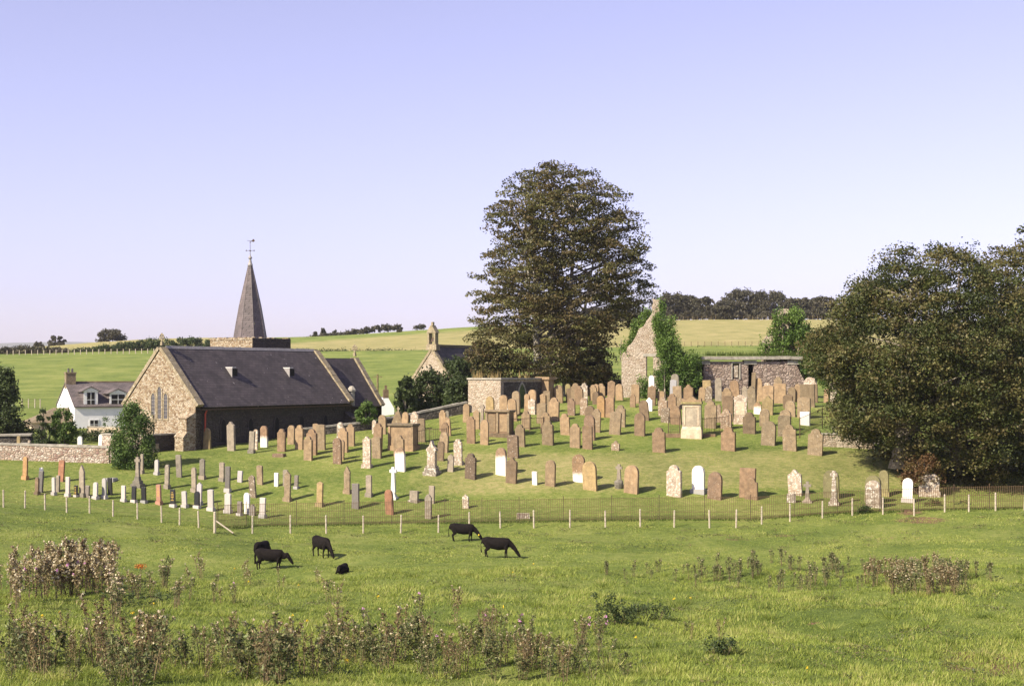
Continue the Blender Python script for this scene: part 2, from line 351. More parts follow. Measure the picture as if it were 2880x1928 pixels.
def thing(name, label, cat, loc=(0,0,0), rz=0.0, group=None):
    o = bpy.data.objects.new(name, None); COL.objects.link(o); o.location = loc; o.rotation_euler = (0, 0, rz)
    o.empty_display_size = 0.3
    return tag(o, label, cat, group)
def copy_tree(o, parent=None):
    c = o.copy(); COL.objects.link(c); c.parent = parent
    for ch in o.children: copy_tree(ch, c)
    return c
def leaves(name, P, size, mat, parent=None, tintv=None, up=0.5, aspect=0.6, rg=rng, jit=0.35):
    "one mesh of small leaf faces at the points P"
    P = np.asarray(P, float); N = len(P)
    nrm = rg.normal(size=(N,3)); nrm[:,2] += up*2; nrm /= np.linalg.norm(nrm, axis=1)[:,None]+1e-9
    a = np.cross(nrm, rg.normal(size=(N,3))); a /= np.linalg.norm(a, axis=1)[:,None]+1e-9; b = np.cross(nrm, a)
    s = (np.asarray(size)*rg.uniform(1-jit, 1+jit, N))[:,None]
    V = np.stack([P-a*s, P+b*s*aspect, P+a*s, P-b*s*aspect], 1).reshape(-1, 3)
    me = bpy.data.meshes.new(name); me.vertices.add(4*N); me.vertices.foreach_set('co', V.ravel())
    me.loops.add(4*N); me.loops.foreach_set('vertex_index', np.arange(4*N)); me.polygons.add(N)
    me.polygons.foreach_set('loop_start', np.arange(N)*4); me.polygons.foreach_set('loop_total', np.full(N, 4))
    at_ = me.attributes.new('tint', 'FLOAT', 'FACE')
    t = rg.uniform(0, 1, N) if tintv is None else np.clip(np.asarray(tintv)*0.75+rg.uniform(0, 1, N)*0.25, 0, 1)
    at_.data.foreach_set('value', t); me.materials.append(M[mat]); me.update(); me.validate()
    return link(name, me, parent)
def cluster_pts(C, rad, n, flat=0.35, droop=0.15, rg=rng):
    "leaf points round cluster centres; returns points and a tint per cluster"
    C = np.asarray(C); k = len(C); rad = np.broadcast_to(rad, (k,))
    ang = rg.uniform(0, 2*np.pi, (k, n)); rr = np.sqrt(rg.uniform(0, 1, (k, n)))*rad[:,None]
    x = rr*np.cos(ang); y = rr*np.sin(ang); z = rg.normal(size=(k, n))*rad[:,None]*flat*0.5-droop*rr*rr/rad[:,None]
    tl = rg.normal(size=(k, 2, 1))*0.22; z = z+x*tl[:,0]+y*tl[:,1]
    P = np.stack([C[:,0:1]+x, C[:,1:2]+y, C[:,2:3]+z], 2).reshape(-1, 3)
    return P, np.repeat(rg.uniform(0, 1, k), n)
# ------------------------------------------------------------------ ground
def ground_material():
    m, n, l, b, o = nt('turf'); tc = n.new('ShaderNodeTexCoord'); v = tc.outputs['Object']
    a = n.new('ShaderNodeAttribute'); a.attribute_name = 'dry'
    e = n.new('ShaderNodeAttribute'); e.attribute_name = 'soil'
    f1 = noise(n, l, v, 0.16, 4); f2 = noise(n, l, v, 2.2, 8, 0.82); f3 = noise(n, l, v, 12.0, 5, 0.8)
    g = math_(n, l, 'ADD', math_(n, l, 'MULTIPLY', f1, 0.35), math_(n, l, 'ADD', math_(n, l, 'MULTIPLY', f2, 0.4), math_(n, l, 'MULTIPLY', f3, 0.25)))
    lush = ramp(n, [(0.064,0.094,0.019),(0.125,0.170,0.034),(0.195,0.230,0.053),(0.30,0.30,0.10)], [0.36,0.46,0.53,0.62]); l.new(g, lush.inputs[0])
    dry = ramp(n, [(0.17,0.175,0.055),(0.29,0.265,0.105),(0.42,0.34,0.165)], [0.36,0.5,0.62]); l.new(g, dry.inputs[0])
    k = math_(n, l, 'ADD', a.outputs['Fac'], math_(n, l, 'MULTIPLY', math_(n, l, 'SUBTRACT', f2, 0.5), 1.1))
    c = mixc(n, l, thr(n, l, k, 0.35, 0.75), lush.outputs[0], dry.outputs[0])
    ks = math_(n, l, 'ADD', e.outputs['Fac'], math_(n, l, 'MULTIPLY', math_(n, l, 'SUBTRACT', f2, 0.5), 1.6))
    c = mixc(n, l, thr(n, l, ks, 0.45, 0.62), c, (0.20, 0.115, 0.075))
    l.new(c, b.inputs['Base Color']); b.inputs['Roughness'].default_value = 0.95; b.inputs['Specular IOR Level'].default_value = 0.15
    hh = math_(n, l, 'ADD', f2, math_(n, l, 'MULTIPLY', f3, 0.5)); bump(n, l, b, hh, 0.14); return m
def smooth(x, a, b): t = np.clip((x-a)/(b-a), 0, 1); return t*t*(3-2*t)
V = np.stack([XX, YY, ZG], 2).reshape(-1, 3); NY, NU = XX.shape
PXG = CX+F*UU; PYG = HY+(H-ZG)/YY*F
dry = np.zeros_like(XX)
dry = np.maximum(dry, smooth(YY, 331, 336)*smooth(PXG, 640, 700)*(0.80-0.55*smooth(PYG-(990-(PXG-850)*0.072), -22, -34)*(PXG < 1560)))
dry = np.maximum(dry, 0.95*smooth(YY, 350, 400)*(1-smooth(PXG, 560, 640)))
dry = np.maximum(dry, 0.60*smooth(YY, 94, 98)*(1-smooth(YY, 106, 112))*smooth(PXG, 900, 1300)+0.30*smooth(YY, 88, 91)*(1-smooth(YY, 92, 96)))
dry = np.maximum(dry, 0.36*smooth(YY, 88, 91)*(1-smooth(YY, 140, 150)))
dry = np.maximum(dry, 0.12*smooth(YY, 150, 170))
soil = np.zeros_like(XX)
for px, py, rx, ry, s in ((2590,1462,90,12,1.0),(2760,1870,150,55,1.0),(2300,1750,60,12,.6),(2500,1512,260,9,.45),(2080,1516,120,5,.55),(2200,1505,60,6,.6),(2560,1440,60,14,.7)):
    soil = np.maximum(soil, s*np.clip(1.3-np.sqrt(((PXG-px)/rx)**2+((PYG-py)/ry)**2), 0, 1)*(YY < 95))
F4 = []
idx = np.arange(NY*NU).reshape(NY, NU)
Q = np.stack([idx[:-1,:-1], idx[:-1,1:], idx[1:,1:], idx[1:,:-1]], 2).reshape(-1, 4)
# skirt out to the horizon
ext = [(-60000,-3000,-1),(60000,-3000,-1),(60000,60000,-1.5),(-60000,60000,-1.5)]
me = bpy.data.meshes.new('ground'); nq = len(Q)
me.from_pydata([tuple(p) for p in V]+ext, [], [tuple(int(i) for i in q) for q in Q]+[tuple(range(len(V), len(V)+4))])
for nm, arr in (('dry', dry), ('soil', soil)):
    t = me.attributes.new(nm, 'FLOAT', 'POINT'); t.data.foreach_set('value', np.concatenate([arr.ravel(), [0.2 if nm == 'dry' else 0]*4]))
me.materials.append(ground_material()); me.polygons.foreach_set('use_smooth', [True]*len(me.polygons)); me.update()
tag(link('ground', me), kind='structure')
# distant hills
def far_hills():
    mb = MB(); xs = np.linspace(-5200, 2500, 60); vs = []
    for k, x in enumerate(xs):
        u = CX+F*x/7000
        t = np.interp(u, [-1600,-300,60,200,330,480,600,860,1100,2900], [40,75,86,92,84,72,62,50,20,0])
        z = H+(t+1.5*math.sin(k*1.3))/F*7000
        vs += [(x, 6300, -2), (x, 7000, max(z, -2)), (x, 8000, -2)]
    fs = []
    for k in range(len(xs)-1): fs += [(3*k, 3*k+3, 3*k+4, 3*k+1), (3*k+1, 3*k+4, 3*k+5, 3*k+2)]
    mb.add(vs, fs); return mb
tag(obj('hills', far_hills(), plain('hill_heather', (0.10,0.11,0.07), 0.95, (0.14,0.13,0.09), 0.002), smooth=True), kind='structure')

# ------------------------------------------------------------------ church
CH = thing('church', 'rubble stone church with dark slate roof, triple lancet gable and slated spire', 'church', (-25.6, 115, 0), math.atan2(.8486, .529))
def lancet(w, h, n=5):
    r = w*1.0; zs = h-r*0.87; pts = [(-w/2, 0), (w/2, 0), (w/2, zs)]
    for k in range(1, n): t = math.pi/3*k/n; pts.append((w/2-r+r*math.cos(t), zs+r*math.sin(t)))
    pts.append((0, h))
    pts += [(-a, z) for a, z in reversed(pts[3:-1])]; pts.append((-w/2, zs)); return pts
EA, RI, WD, LN = 7.5, 12.0, 8.06, 20.1
mb = MB()
mb.prism([(0,1.5),(WD,1.5),(WD,EA),(WD/2,RI-0.1),(0,EA)], 0.0, 0.7, 'x')
mb.box(0.7, LN, 0.06, 0.7, 1.5, EA-0.25); mb.box(0.7, LN, WD-0.7, WD-0.06, 1.5, EA-0.25)
mb.prism([(0,1.5),(WD,1.5),(WD,EA),(WD/2,RI-0.1),(0,EA)], LN-0.7, LN, 'x')
gw = obj('wall', mb, 'church', CH)
side = MB().box(0.02, LN, 0.0, 0.056, 1.5, EA-0.15); obj('side_shade_face', side, 'churchshade', CH)  # thin dark skin, the unlit side's shade is in its colour
sl_ = (RI-EA)/(WD/2); ro = MB()
for sgn in (0, 1):
    y0 = -0.28; z0 = EA-0.28*sl_; pts = [(0.6, y0, z0), (LN-0.6, y0, z0), (LN-0.6, WD/2, RI), (0.6, WD/2, RI)]
    n_ = Vector((0, -math.sin(math.atan(sl_)), math.cos(math.atan(sl_))))*0.14
    if sgn: pts = [(x, WD-y, z) for x, y, z in pts]; n_ = Vector((0, -n_.y, n_.z))
    ro.add([tuple(Vector(p)+n_*k) for k in (0, 1) for p in pts], [(0,1,2,3),(7,6,5,4),(0,4,5,1),(1,5,6,2),(2,6,7,3),(3,7,4,0)])
roof = obj('roof', ro, 'slate', CH)
rt = MB()
for k in range(44): x = 0.7+k*0.43; rt.prism([(WD/2-0.17, RI+0.06), (WD/2+0.17, RI+0.06), (WD/2, RI+0.30+0.03*random.random())], x, x+0.415, 'x')
obj('ridge_tile', rt, 'lead', roof)
def coping(x0, x1, name='coping', y0=0.0, y1=WD, ea=EA, ri=RI, par=CH):
    cp = MB(); k = (ri-ea)/((y1-y0)/2); ang = math.atan(k); L = math.hypot(ri-ea, (y1-y0)/2)+0.3
    nst = int(L/0.75)
    for s in (0, 1):
        for i in range(nst):
            a, b_ = i*L/nst, (i+1)*L/nst-0.02
            def P(d, h):
                y = y0-0.18+math.cos(ang)*d-math.sin(ang)*h; z = ea-0.18*k+math.sin(ang)*d+math.cos(ang)*h
                return (y, z) if not s else (y0+y1-y, z)
            jt = random.uniform(-.015, .015)
            cp.prism([P(a, 0.02), P(b_, 0.02), P(b_, 0.30+jt), P(a, 0.30+jt)], x0-0.08+jt, x1+0.05, 'x')
    return obj(name, cp, 'coping', par)
coping(0, 0.55); coping(LN-0.55, LN)
def ring_cross(y, x, z, s, par, mat='coping'):
    mb = MB(); n = 14
    mb.box(x-0.14*s, x+0.14*s, y-0.17*s, y+0.17*s, z, z+0.45*s, taper=0.04*s)
    pts = [(x, y+0.30*s*math.cos(2*math.pi*k/n), z+0.95*s+0.34*s*math.sin(2*math.pi*k/n)) for k in range(n+1)]
    mb.tube(pts, 0.075*s, 5); mb.box(x-.06*s, x+.06*s, y-.05*s, y+.05*s, z+.4*s, z+1.42*s); mb.box(x-.06*s, x+.06*s, y-.42*s, y+.42*s, z+.9*s, z+1.0*s)
    return obj('gable_cross', mb, mat, par)
ring_cross(WD/2, 0.25, RI+0.32, 0.72, CH)
for (yc, w, z0, h) in ((WD/2+.72, 0.42, 6.3, 2.1), (WD/2, 0.42, 6.3, 2.65), (WD/2-.72, 0.42, 6.3, 2.1)):
    fr = MB(); o_ = [(a, z-0.12) for a, z in lancet(w+0.24, h+0.24)]; i_ = lancet(w, h)
    fr.v = [(x, a+yc, z+z0) for x in (-0.05, 0.06) for a, z in o_]+[(x, a+yc, z+z0) for x in (-0.05, 0.06) for a, z in i_]
    n = len(o_)
    for k in range(n):
        j = (k+1) % n
        fr.f += [(k, j, 2*n+j, 2*n+k), (k, j, n+j, n+k), (2*n+k, 2*n+j, 3*n+j, 3*n+k)]
    wdw = obj('window', fr, 'coping', CH); gl = MB().prism([(a+yc, z+z0) for a, z in i_], -0.015, 0.02, 'x'); obj('pane', gl, 'glass', wdw)
    bars = MB()
    for k in range(1, 7): bars.box(-0.03, -0.018, yc-w/2+.01, yc+w/2-.01, z0+k*h/7, z0+k*h/7+0.02)
    obj('glazing_bar', bars, 'slab', wdw)
for x in (3.2, 6.5, 9.8, 13.1, 16.4):
    f_ = MB(); f_.prism([(a+x, z+4.2) for a, z in lancet(0.85, 2.2)], -0.05, 0.02, 'y'); w_ = obj('window', f_, 'churchshade', CH)
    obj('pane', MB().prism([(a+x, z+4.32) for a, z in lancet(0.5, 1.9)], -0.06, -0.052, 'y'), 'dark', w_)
bt = MB()
for (d, z0, z1) in ((1.35, 1.5, 4.9), (1.0, 4.9, 6.4)):
    bt.box(-d, -0.003, 0.004, 0.95, z0, z1)
for (d0, d1, z) in ((1.35, 0.95, 4.9), (1.0, 0.1, 6.4)):
    k = 0.06
    bt.add([(-d0-k,-k,z),(-d0-k,0.95+k,z),(-d1,0.95+k,z+0.45),(-d1,-k,z+0.45),(-0.004,-k,z),(-0.004,.95+k,z),(-0.004,.95+k,z+.45),(-0.004,-k,z+.45)],
           [(0,3,2,1),(0,4,7,3),(1,2,6,5),(3,7,6,2),(0,1,5,4),(4,5,6,7)])
obj('buttress', bt, 'church', CH)
bt = MB(); bt.box(LN-1.0, LN-.2, -1.0, -0.003, 1.5, 5.9); bt.add([(LN-1.05,-1.05,5.9),(LN-.15,-1.05,5.9),(LN-.15,-.003,6.5),(LN-1.05,-.003,6.5),(LN-1.05,-.003,5.9),(LN-.15,-.003,5.9)], [(0,1,2,3),(0,3,4),(1,5,2),(0,4,5,1)])
obj('buttress', bt, 'churchshade', CH)
obj('gutter', MB().box(0.3, LN-.3, -0.40, -0.30, EA-0.48, EA-0.38), 'iron', CH)
obj('downpipe', MB().tube([(1.0,-0.33,EA-0.4),(1.0,-0.12,EA-0.8),(1.0,-0.1,5.0)], 0.07, 8), 'redp', CH)
for x in (6.2, 13.6):
    yf = WD/2-2.15; zf = EA+yf*sl_; hv = .80; yb_ = yf+hv/sl_
    vt = obj('roof_vent', MB().prism([(yf,zf-.05),(yb_,zf+hv+.06),(yf,zf+hv+.06)], x, x+.72, 'x'), 'slate2', CH)
    obj('vent_louvre', MB().box(x+.08, x+.72, yf-.02, yf-.004, zf+.1, zf+hv), 'dark', vt)
    obj('vent_cheek', MB().prism([(yf-.12,zf-.12),(yf+.1,zf+.04),(yb_-.1,zf+hv+.03),(yb_-.1,zf+hv+.1),(yf-.12,zf+hv+.1)], x-.06, x-.003, 'x'), 'lead', vt)
    obj('vent_cap', MB().box(x-.06, x+.40, yf-.16, yb_, zf+hv+.101, zf+hv+.15).box(x, x+.78, yf-.30, yf-.025, zf-.24, zf-.14), 'whitep', vt)
# chancel
c0, c1, ce, cr, cx0, cx1 = 0.9, 7.16, 7.1, 11.4, LN+0.01, 26.0
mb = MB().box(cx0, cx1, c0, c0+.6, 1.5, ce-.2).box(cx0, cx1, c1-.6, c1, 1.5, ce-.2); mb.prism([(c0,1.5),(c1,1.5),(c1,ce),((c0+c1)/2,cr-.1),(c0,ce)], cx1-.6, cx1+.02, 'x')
obj('chancel_wall', mb, 'churchshade', CH); ro = MB(); k2 = (cr-ce)/((c1-c0)/2); a2 = math.atan(k2)
for s in (0, 1):
    pts = [(cx0, c0-.2, ce-.2*k2), (cx1-.5, c0-.2, ce-.2*k2), (cx1-.5, (c0+c1)/2, cr), (cx0, (c0+c1)/2, cr)]; n_ = Vector((0, -math.sin(a2), math.cos(a2)))*.12
    if s: pts = [(x, c0+c1-y, z) for x, y, z in pts]; n_.y *= -1
    ro.add([tuple(Vector(p)+n_*k) for k in (0, 1) for p in pts], [(0,1,2,3),(7,6,5,4),(0,4,5,1),(1,5,6,2),(2,6,7,3),(3,7,4,0)])
obj('chancel_roof', ro, 'slate', CH); coping(cx1-.45, cx1, 'coping', c0, c1, ce, cr); ring_cross((c0+c1)/2, cx1-.2, cr+.3, 0.8, CH)
obj('chimney', MB().lathe([(.28,7.0),(.28,8.3),(.42,8.35),(.42,8.5),(.2,8.8),(.05,8.85)], 8, (LN+0.9, 0.6)), 'slab', CH)
# tower and spire
tb = MB().box(15.6, 20.9, 8.07, 13.4, 1.5, 13.15)
for k in range(16):
    a = 15.55+k*0.335
    for (y0, y1) in ((8.02, 8.45), (13.02, 13.45)): tb.box(a, a+.32, y0, y1, 13.15, 13.36+random.uniform(-.05,.06))
    a = 8.45+k*0.286
    for (x0, x1) in ((15.55, 15.98), (20.5, 20.93)): tb.box(x0, x1, a, a+.275, 13.15, 13.36+random.uniform(-.05,.06))
tw = obj('tower', tb, 'church', CH); obj('tower_shade_face', MB().box(15.62, 20.93, 8.0, 8.015, 8, 13.30), 'churchshade', tw)  # dark sheet paints shade onto the tower face turned from the sun
def octa(r, z, rot=R(22.5)-math.atan2(.8486,.529)): return [(18.25+r*math.cos(rot+k*math.pi/4), 10.75+r*math.sin(rot+k*math.pi/4), z) for k in range(8)]
sp = MB(); rr = [(1.66, 13.15), (1.58, 13.5), (1.36, 14.8), (1.05, 16.5), (0.17, 20.5)]
vs = [p for r_, z in rr for p in octa(r_, z)]; fs = [(i*8+k, i*8+(k+1) % 8, (i+1)*8+(k+1) % 8, (i+1)*8+k) for i in range(len(rr)-1) for k in range(8)]
sp.add(vs, fs+[tuple(range(32, 40))]); spire = obj('spire', sp, 'spire', CH)
hip = MB(); 
for k in range(8): hip.tube([vs[k+8*i] for i in range(5)], [.035,.035,.03,.03,.02], 5)
obj('hip_roll', hip, 'spire', spire)
obj('finial', MB().lathe([(.19,19.7),(.17,20.3),(.25,20.32),(.25,20.42),(.17,20.6),(.10,20.95),(.19,21.0),(.20,21.08),(.12,21.2),(.05,21.3),(.03,21.7)], 10, (18.25, 10.75)), 'lead', spire)
va = MB().tube([(18.25,10.75,21.20),(18.25,10.75,22.63)], 0.022, 6); va.sphere((18.25,10.75,21.73), .07); va.sphere((18.25,10.75,22.56), .06)

dx, dy = math.cos(-math.atan2(.8486,.529)), math.sin(-math.atan2(.8486,.529))
for s in (-1, 1):
    va.tube([(18.25,10.75,21.76),(18.25+s*dx*.38,10.75+s*dy*.38,21.76)], .02, 5); va.tube([(18.25,10.75,21.76),(18.25-s*dy*.38,10.75+s*dx*.38,21.76)], .02, 5)
    va.box(18.25+s*dx*.38-.03, 18.25+s*dx*.38+.03, 10.75+s*dy*.38-.03, 10.75+s*dy*.38+.03, 21.70, 21.83)
va.tube([(18.25-dx*.28,10.75-dy*.28,22.72),(18.25+dx*.3,10.75+dy*.3,22.66)], .02, 5)
va.add([(18.25+dx*a, 10.75+dy*a, z) for a, z in ((.05,22.63),(.35,22.59),(.45,22.69),(.38,22.84),(.25,22.87),(.2,22.75))]+[(18.25+dx*a+.03, 10.75+dy*a+.03, z) for a, z in ((.05,22.63),(.35,22.59),(.45,22.69),(.38,22.84),(.25,22.87),(.2,22.75))],
       [(0,1,2,3,4,5),(11,10,9,8,7,6)]+[(k,(k+1)%6,(k+1)%6+6,k+6) for k in range(6)])
obj('weather_vane', va, 'iron', spire)
# walled enclosure against the gable
EN = thing('burial_enclosure', 'small flat-topped stone enclosure in shade against the church gable, behind the bush', 'burial enclosure', (-25.6, 115, 0), math.atan2(.8486, .529))
obj('side_wall', MB().box(-3.59, -0.02, 1.7, 2.15, 1.5, 5.05), 'churchshade', EN); obj('wall', MB().box(-3.6, -3.15, 2.152, 6.9, 1.5, 5.03), 'wallr', EN)  # side wall takes the darkened church stone, so its shade is painted
obj('coping', MB().box(-3.66, -.02, 1.64, 2.2, 5.052, 5.17).box(-3.66, -3.1, 2.2, 6.95, 5.04, 5.15), 'slab', EN)

# ------------------------------------------------------------------ walls
def stone_wall(name, pts, h, thick, mat, label, cop=True):
    t = thing(name, label, 'stone wall', (pts[0][0], pts[0][1], 0)); o0 = Vector((pts[0][0], pts[0][1]))
    mb = MB(); cb = MB(); P = []
    for (a, b_) in zip(pts[:-1], pts[1:]):
        d = Vector((b_[0]-a[0], b_[1]-a[1])); n = max(1, int(d.length/0.7))
        for k in range(n): q = Vector((a[0], a[1]))+d*k/n; P.append((q.x, q.y, a[2]+(b_[2]-a[2])*k/n))
    P.append(pts[-1]); top = []
    for i in range(len(P)-1):
        a, b_ = P[i], P[i+1]; d = Vector((b_[0]-a[0], b_[1]-a[1])).normalized(); q = Vector((-d.y, d.x))*thick/2
        za, zb = a[2]+h, b_[2]+h
        def bx(m, q, z0a, z0b, z1a, z1b):
            A = Vector((a[0], a[1]))-o0; B = Vector((b_[0], b_[1]))-o0
            m.add([(A.x-q.x,A.y-q.y,z0a),(B.x-q.x,B.y-q.y,z0b),(B.x+q.x,B.y+q.y,z0b),(A.x+q.x,A.y+q.y,z0a),(A.x-q.x,A.y-q.y,z1a),(B.x-q.x,B.y-q.y,z1b),(B.x+q.x,B.y+q.y,z1b),(A.x+q.x,A.y+q.y,z1a)],
                  [(0,3,2,1),(4,5,6,7),(0,1,5,4),(2,3,7,6)]+([(3,0,4,7)] if i == 0 else [])+([(1,2,6,5)] if i == len(P)-2 else []))
        bx(mb, q, a[2]-.6, b_[2]-.6, za, zb)
        if cop: j = random.uniform(-.02,.05); bx(cb, q*1.15, za+.003, zb+.003, za+.15+j, zb+.15+j)
    obj('wall', mb, mat, t)
    if cop: obj('coping', cb, 'slab', t)
    return t
wp = [(-46.5,111.5),(-42,109.5),(-37.5,108),(-34,107),(-30.5,107.5)]
wp = []
for px, py in ((-260,1292),(-60,1290),(60,1293),(160,1297),(310,1301),(400,1300)): x, y, z = hit(px, py, 90); wp.append((x, y, z))
stone_wall('rubble_wall', wp, 1.12, 0.45, 'wallr', 'sunlit pinkish rubble boundary wall left of the bush, stones behind it')
wp = [at(840, 1250, 121), at(1010, 1232, 123.5), at(1160, 1205, 126.5), at(1312, 1172, 129)]
stone_wall('rubble_wall', [(x, y, z) for x, y, z in wp], 1.25, 0.4, 'wallshade', 'dark rubble wall climbing from the church to the roofless mausoleum')
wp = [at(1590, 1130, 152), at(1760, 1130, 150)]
stone_wall('rubble_wall', wp, 2.2, 0.4, 'wallshade', 'shaded wall under the tall beech beside the ivied ruin gable')

# ------------------------------------------------------------------ roofless mausoleum (left of beech)
MA = thing('mausoleum', 'roofless rubble mausoleum with lit left wall and shaded archway under the beech', 'mausoleum', at(1408, 1150, 127.5)[:2]+(0,), math.atan2(.8486, .529))
zt = 9.45; mw = MB().box(0, .5, 0, 3.5, 5, zt).box(0.5, 7.2, 3.0, 3.5, 5, zt).box(.5, 1.0, 0.01, .5, 5, zt-.01).box(3.0, 7.2, 0.01, .5, 5, zt-.01).box(1.0, 3.0, .02, .49, 8.6, zt-.02)
obj('wall', mw, 'ruin', MA)
arch = MB(); al = lancet(1.3, 2.1); 
obj('shade_wall', MB().box(.5, 7.2, .0, .008, 5, zt-.22), 'wallshade', MA)  # dark sheet over the outer face, standing in for its shade
ar = MB(); o_ = [(a+3.6, z+6.9) for a, z in lancet(1.5, 2.35)]; i_ = [(a+3.6, z+6.9) for a, z in lancet(1.15, 2.15)]; n = len(o_)
ar.v = [(a, y, z) for y in (-.08, .0) for a, z in o_]+[(a, y, z) for y in (-.08, .0) for a, z in i_]
for k in range(n): j = (k+1) % n; ar.f += [(k, j, 2*n+j, 2*n+k), (k, j, n+j, n+k), (2*n+k, 2*n+j, 3*n+j, 3*n+k)]
ao = obj('archway', ar, 'slab', MA)
obj('opening', MB().prism(i_, -.03, -.012, 'y'), plain('leafy_dark', (0.035,0.05,0.015), 0.9, (0.10,0.13,0.035), 4), ao)
obj('coping', MB().box(-.08, 7.2, -.1, .6, zt+.003, zt+.16).box(-.08, .6, .6, 3.6, zt+.003, zt+.16).box(.6, 7.2, 2.92, 3.6, zt+.003, zt+.16), 'slab', MA)
obj('pier', MB().box(7.2, 8.2, -.75, .5, 5, zt-.02).box(7.05, 8.35, -.9, .65, zt-.018, zt+.24), 'tan', MA)

# ------------------------------------------------------------------ ruined church right of beech
rz = -R(13)
RG = thing('ruined_gable', 'roofless rubble church gable with window gap, half hidden by ivy', 'ruin', at(1748, 1109, 141)[:2]+(0,), rz)
def ragged(pts, step=0.35, amp=0.12):
    out = []
    for (a, b_) in zip(pts[:-1], pts[1:]):
        L = math.hypot(b_[0]-a[0], b_[1]-a[1]); n = max(1, int(L/step))
        for k in range(n): t = k/n; out.append((a[0]+(b_[0]-a[0])*t+random.uniform(-amp,amp)*(k > 0), a[1]+(b_[1]-a[1])*t+random.uniform(-amp,amp)*(k > 0)))
    out.append(pts[-1]); return out
def zY(py, Y): return H-(py-HY)/F*Y
zz = lambda py: zY(py, 142.5)
top = ragged([(6.6, zz(1010)), (4.9, zz(960)), (3.95, zz(905)), (3.75, zz(845)), (3.05, zz(842)), (3.0, zz(885)), (1.6, zz(935)), (0, zz(1002))])
g1 = MB(); wx0, wx1, wz0, wz1 = 2.45, 3.15, zz(1058), zz(1003)
# split round the window
def cut(poly, f, v):
    out = []
    for a, b_ in zip(poly, poly[1:]+poly[:1]):
        fa, fb = f(a)-v, f(b_)-v
        if fa >= 0: out.append(a)
        if fa*fb < 0: t = fa/(fa-fb); out.append((a[0]+(b_[0]-a[0])*t, a[1]+(b_[1]-a[1])*t))
    return out
pl = [(0, 5.5), (6.6, 5.5)]+top
for fs_ in ([(lambda p: -p[0], -wx0)], [(lambda p: p[0], wx1)], [(lambda p: p[0], wx0), (lambda p: -p[0], -wx1), (lambda p: -p[1], -wz0)], [(lambda p: p[0], wx0), (lambda p: -p[0], -wx1), (lambda p: p[1], wz1)]):
    q = pl
    for f_, v_ in fs_: q = cut(q, f_, v_)
    g1.prism(q, 0, 0.8, 'y')
obj('wall', g1, 'ruin', RG)
obj('side_wall', MB().box(0.02, .75, .81, 9, 5.5, 8.0), 'ruin', RG)
obj('lintel', MB().box(wx0-.3, wx1+.35, -.05, .5, wz1+.01, wz1+.3), 'slab', RG)
LB = thing('burial_aisle', 'long low roofless rubble aisle with thick slab top and narrow doorway, below the hay field', 'ruin', at(1966, 1112, 142)[:2]+(0,), R(7))
u0 = 10.55; lw = MB(); zb, ztp = 5.5, zY(1016, 142)
lw.box(.55, 3.4, 0, .6, zb, ztp).box(4.15, 5.05, 0, .6, zb, ztp).box(5.65, 10.0, 0, .6, zb, ztp).box(3.4, 4.15, 0, .6, zb, zY(1064, 142)).box(3.4, 4.15, 0, .6, zY(1022,142), ztp)
lw.box(9.4, 10.0, .61, 5, zb, ztp)
for k in range(9): lw.box(10.0+k*.1, 10.1+k*.1, 0, .6, zb, ztp-.3-k*.2)
obj('wall', lw, 'ruind', LB)
sr = MB()
for k in range(9): q = -.1+k*1.19; e_ = random.uniform(-.03,.03); sr.box(q, q+1.17, -.3+e_, 3.2, zY(1010,142)+e_, zY(1001,142)+e_)
obj('slab_roof', sr, 'slab', LB)
for q0, q1 in ((-.05, 1.1), (4.6, 5.9), (9.1, 10.5)): obj('lintel', MB().box(q0, q1, -.06, .55, zY(1024,142), zY(1012.3,142)), 'slab', LB)
obj('shade_wall', MB().box(0, 9.4, 3.4, 3.8, zb, ztp-.2), 'dark', LB)  # back wall coloured near black to paint the unlit interior
fm = MB().box(3.3, 3.42, -.08, .1, zY(1067,142), zY(1018,142)).box(4.12, 4.24, -.08, .1, zY(1067,142), zY(1018,142)).box(3.42, 4.12, -.08, .1, zY(1021,142), zY(1018,142))
pn = obj('memorial_panel', fm, 'slab', LB); obj('tablet', MB().box(3.55, 4.0, .03, .12, zY(1061,142), zY(1027,142)), 'mow', pn)
BG = thing('ruined_gable', 'far ruined gable peak poking out of bright ivy right of the low aisle', 'ruin', at(2165, 1100, 147)[:2]+(0,), R(-5))
tp = ragged([(4.2, zY(985,147)), (2.4, zY(905,147)), (1.9, zY(868,147)), (1.0, zY(870,147)), (0.6, zY(925,147)), (-.8, zY(960,147))])
obj('wall', MB().prism([(-.8, 5.5), (4.2, 5.5)]+tp, 0, .7, 'y'), 'ruin', BG)

# ------------------------------------------------------------------ second chapel with bellcote
CP = thing('chapel', 'small stone chapel with bellcote on its gable, rising above dark shrubs', 'chapel', at(1262, 1050, 165)[:2]+(0,), math.atan2(.8486, .529))
e2 = zY(1062, 165); r2 = zY(985, 167); cw = 4.9
obj('wall', MB().prism([(0,4.5),(cw,4.5),(cw,e2),(cw/2+.35,r2),(cw/2-.35,r2),(0,e2)], 0, .6, 'x').box(.6, 12, .05, .5, 4.5, e2-.1).box(.6, 12, cw-.5, cw-.05, 4.5, e2-.1), 'ruin', CP)
ro = MB(); a3 = math.atan((r2-e2)/(cw/2))
for s in (0, 1):
    pts = [(.62,-.25,e2-.25*math.tan(a3)),(12,-.25,e2-.25*math.tan(a3)),(12,cw/2,r2+.35),(.62,cw/2,r2+.35)]
    if s: pts = [(x, cw-y, z) for x, y, z in pts]
    ro.add(pts+[(x,y,z+.14) for x,y,z in pts], [(0,1,2,3),(7,6,5,4),(0,4,5,1),(1,5,6,2),(2,6,7,3),(3,7,4,0)])
rfo = obj('roof', ro, 'slate', CP)
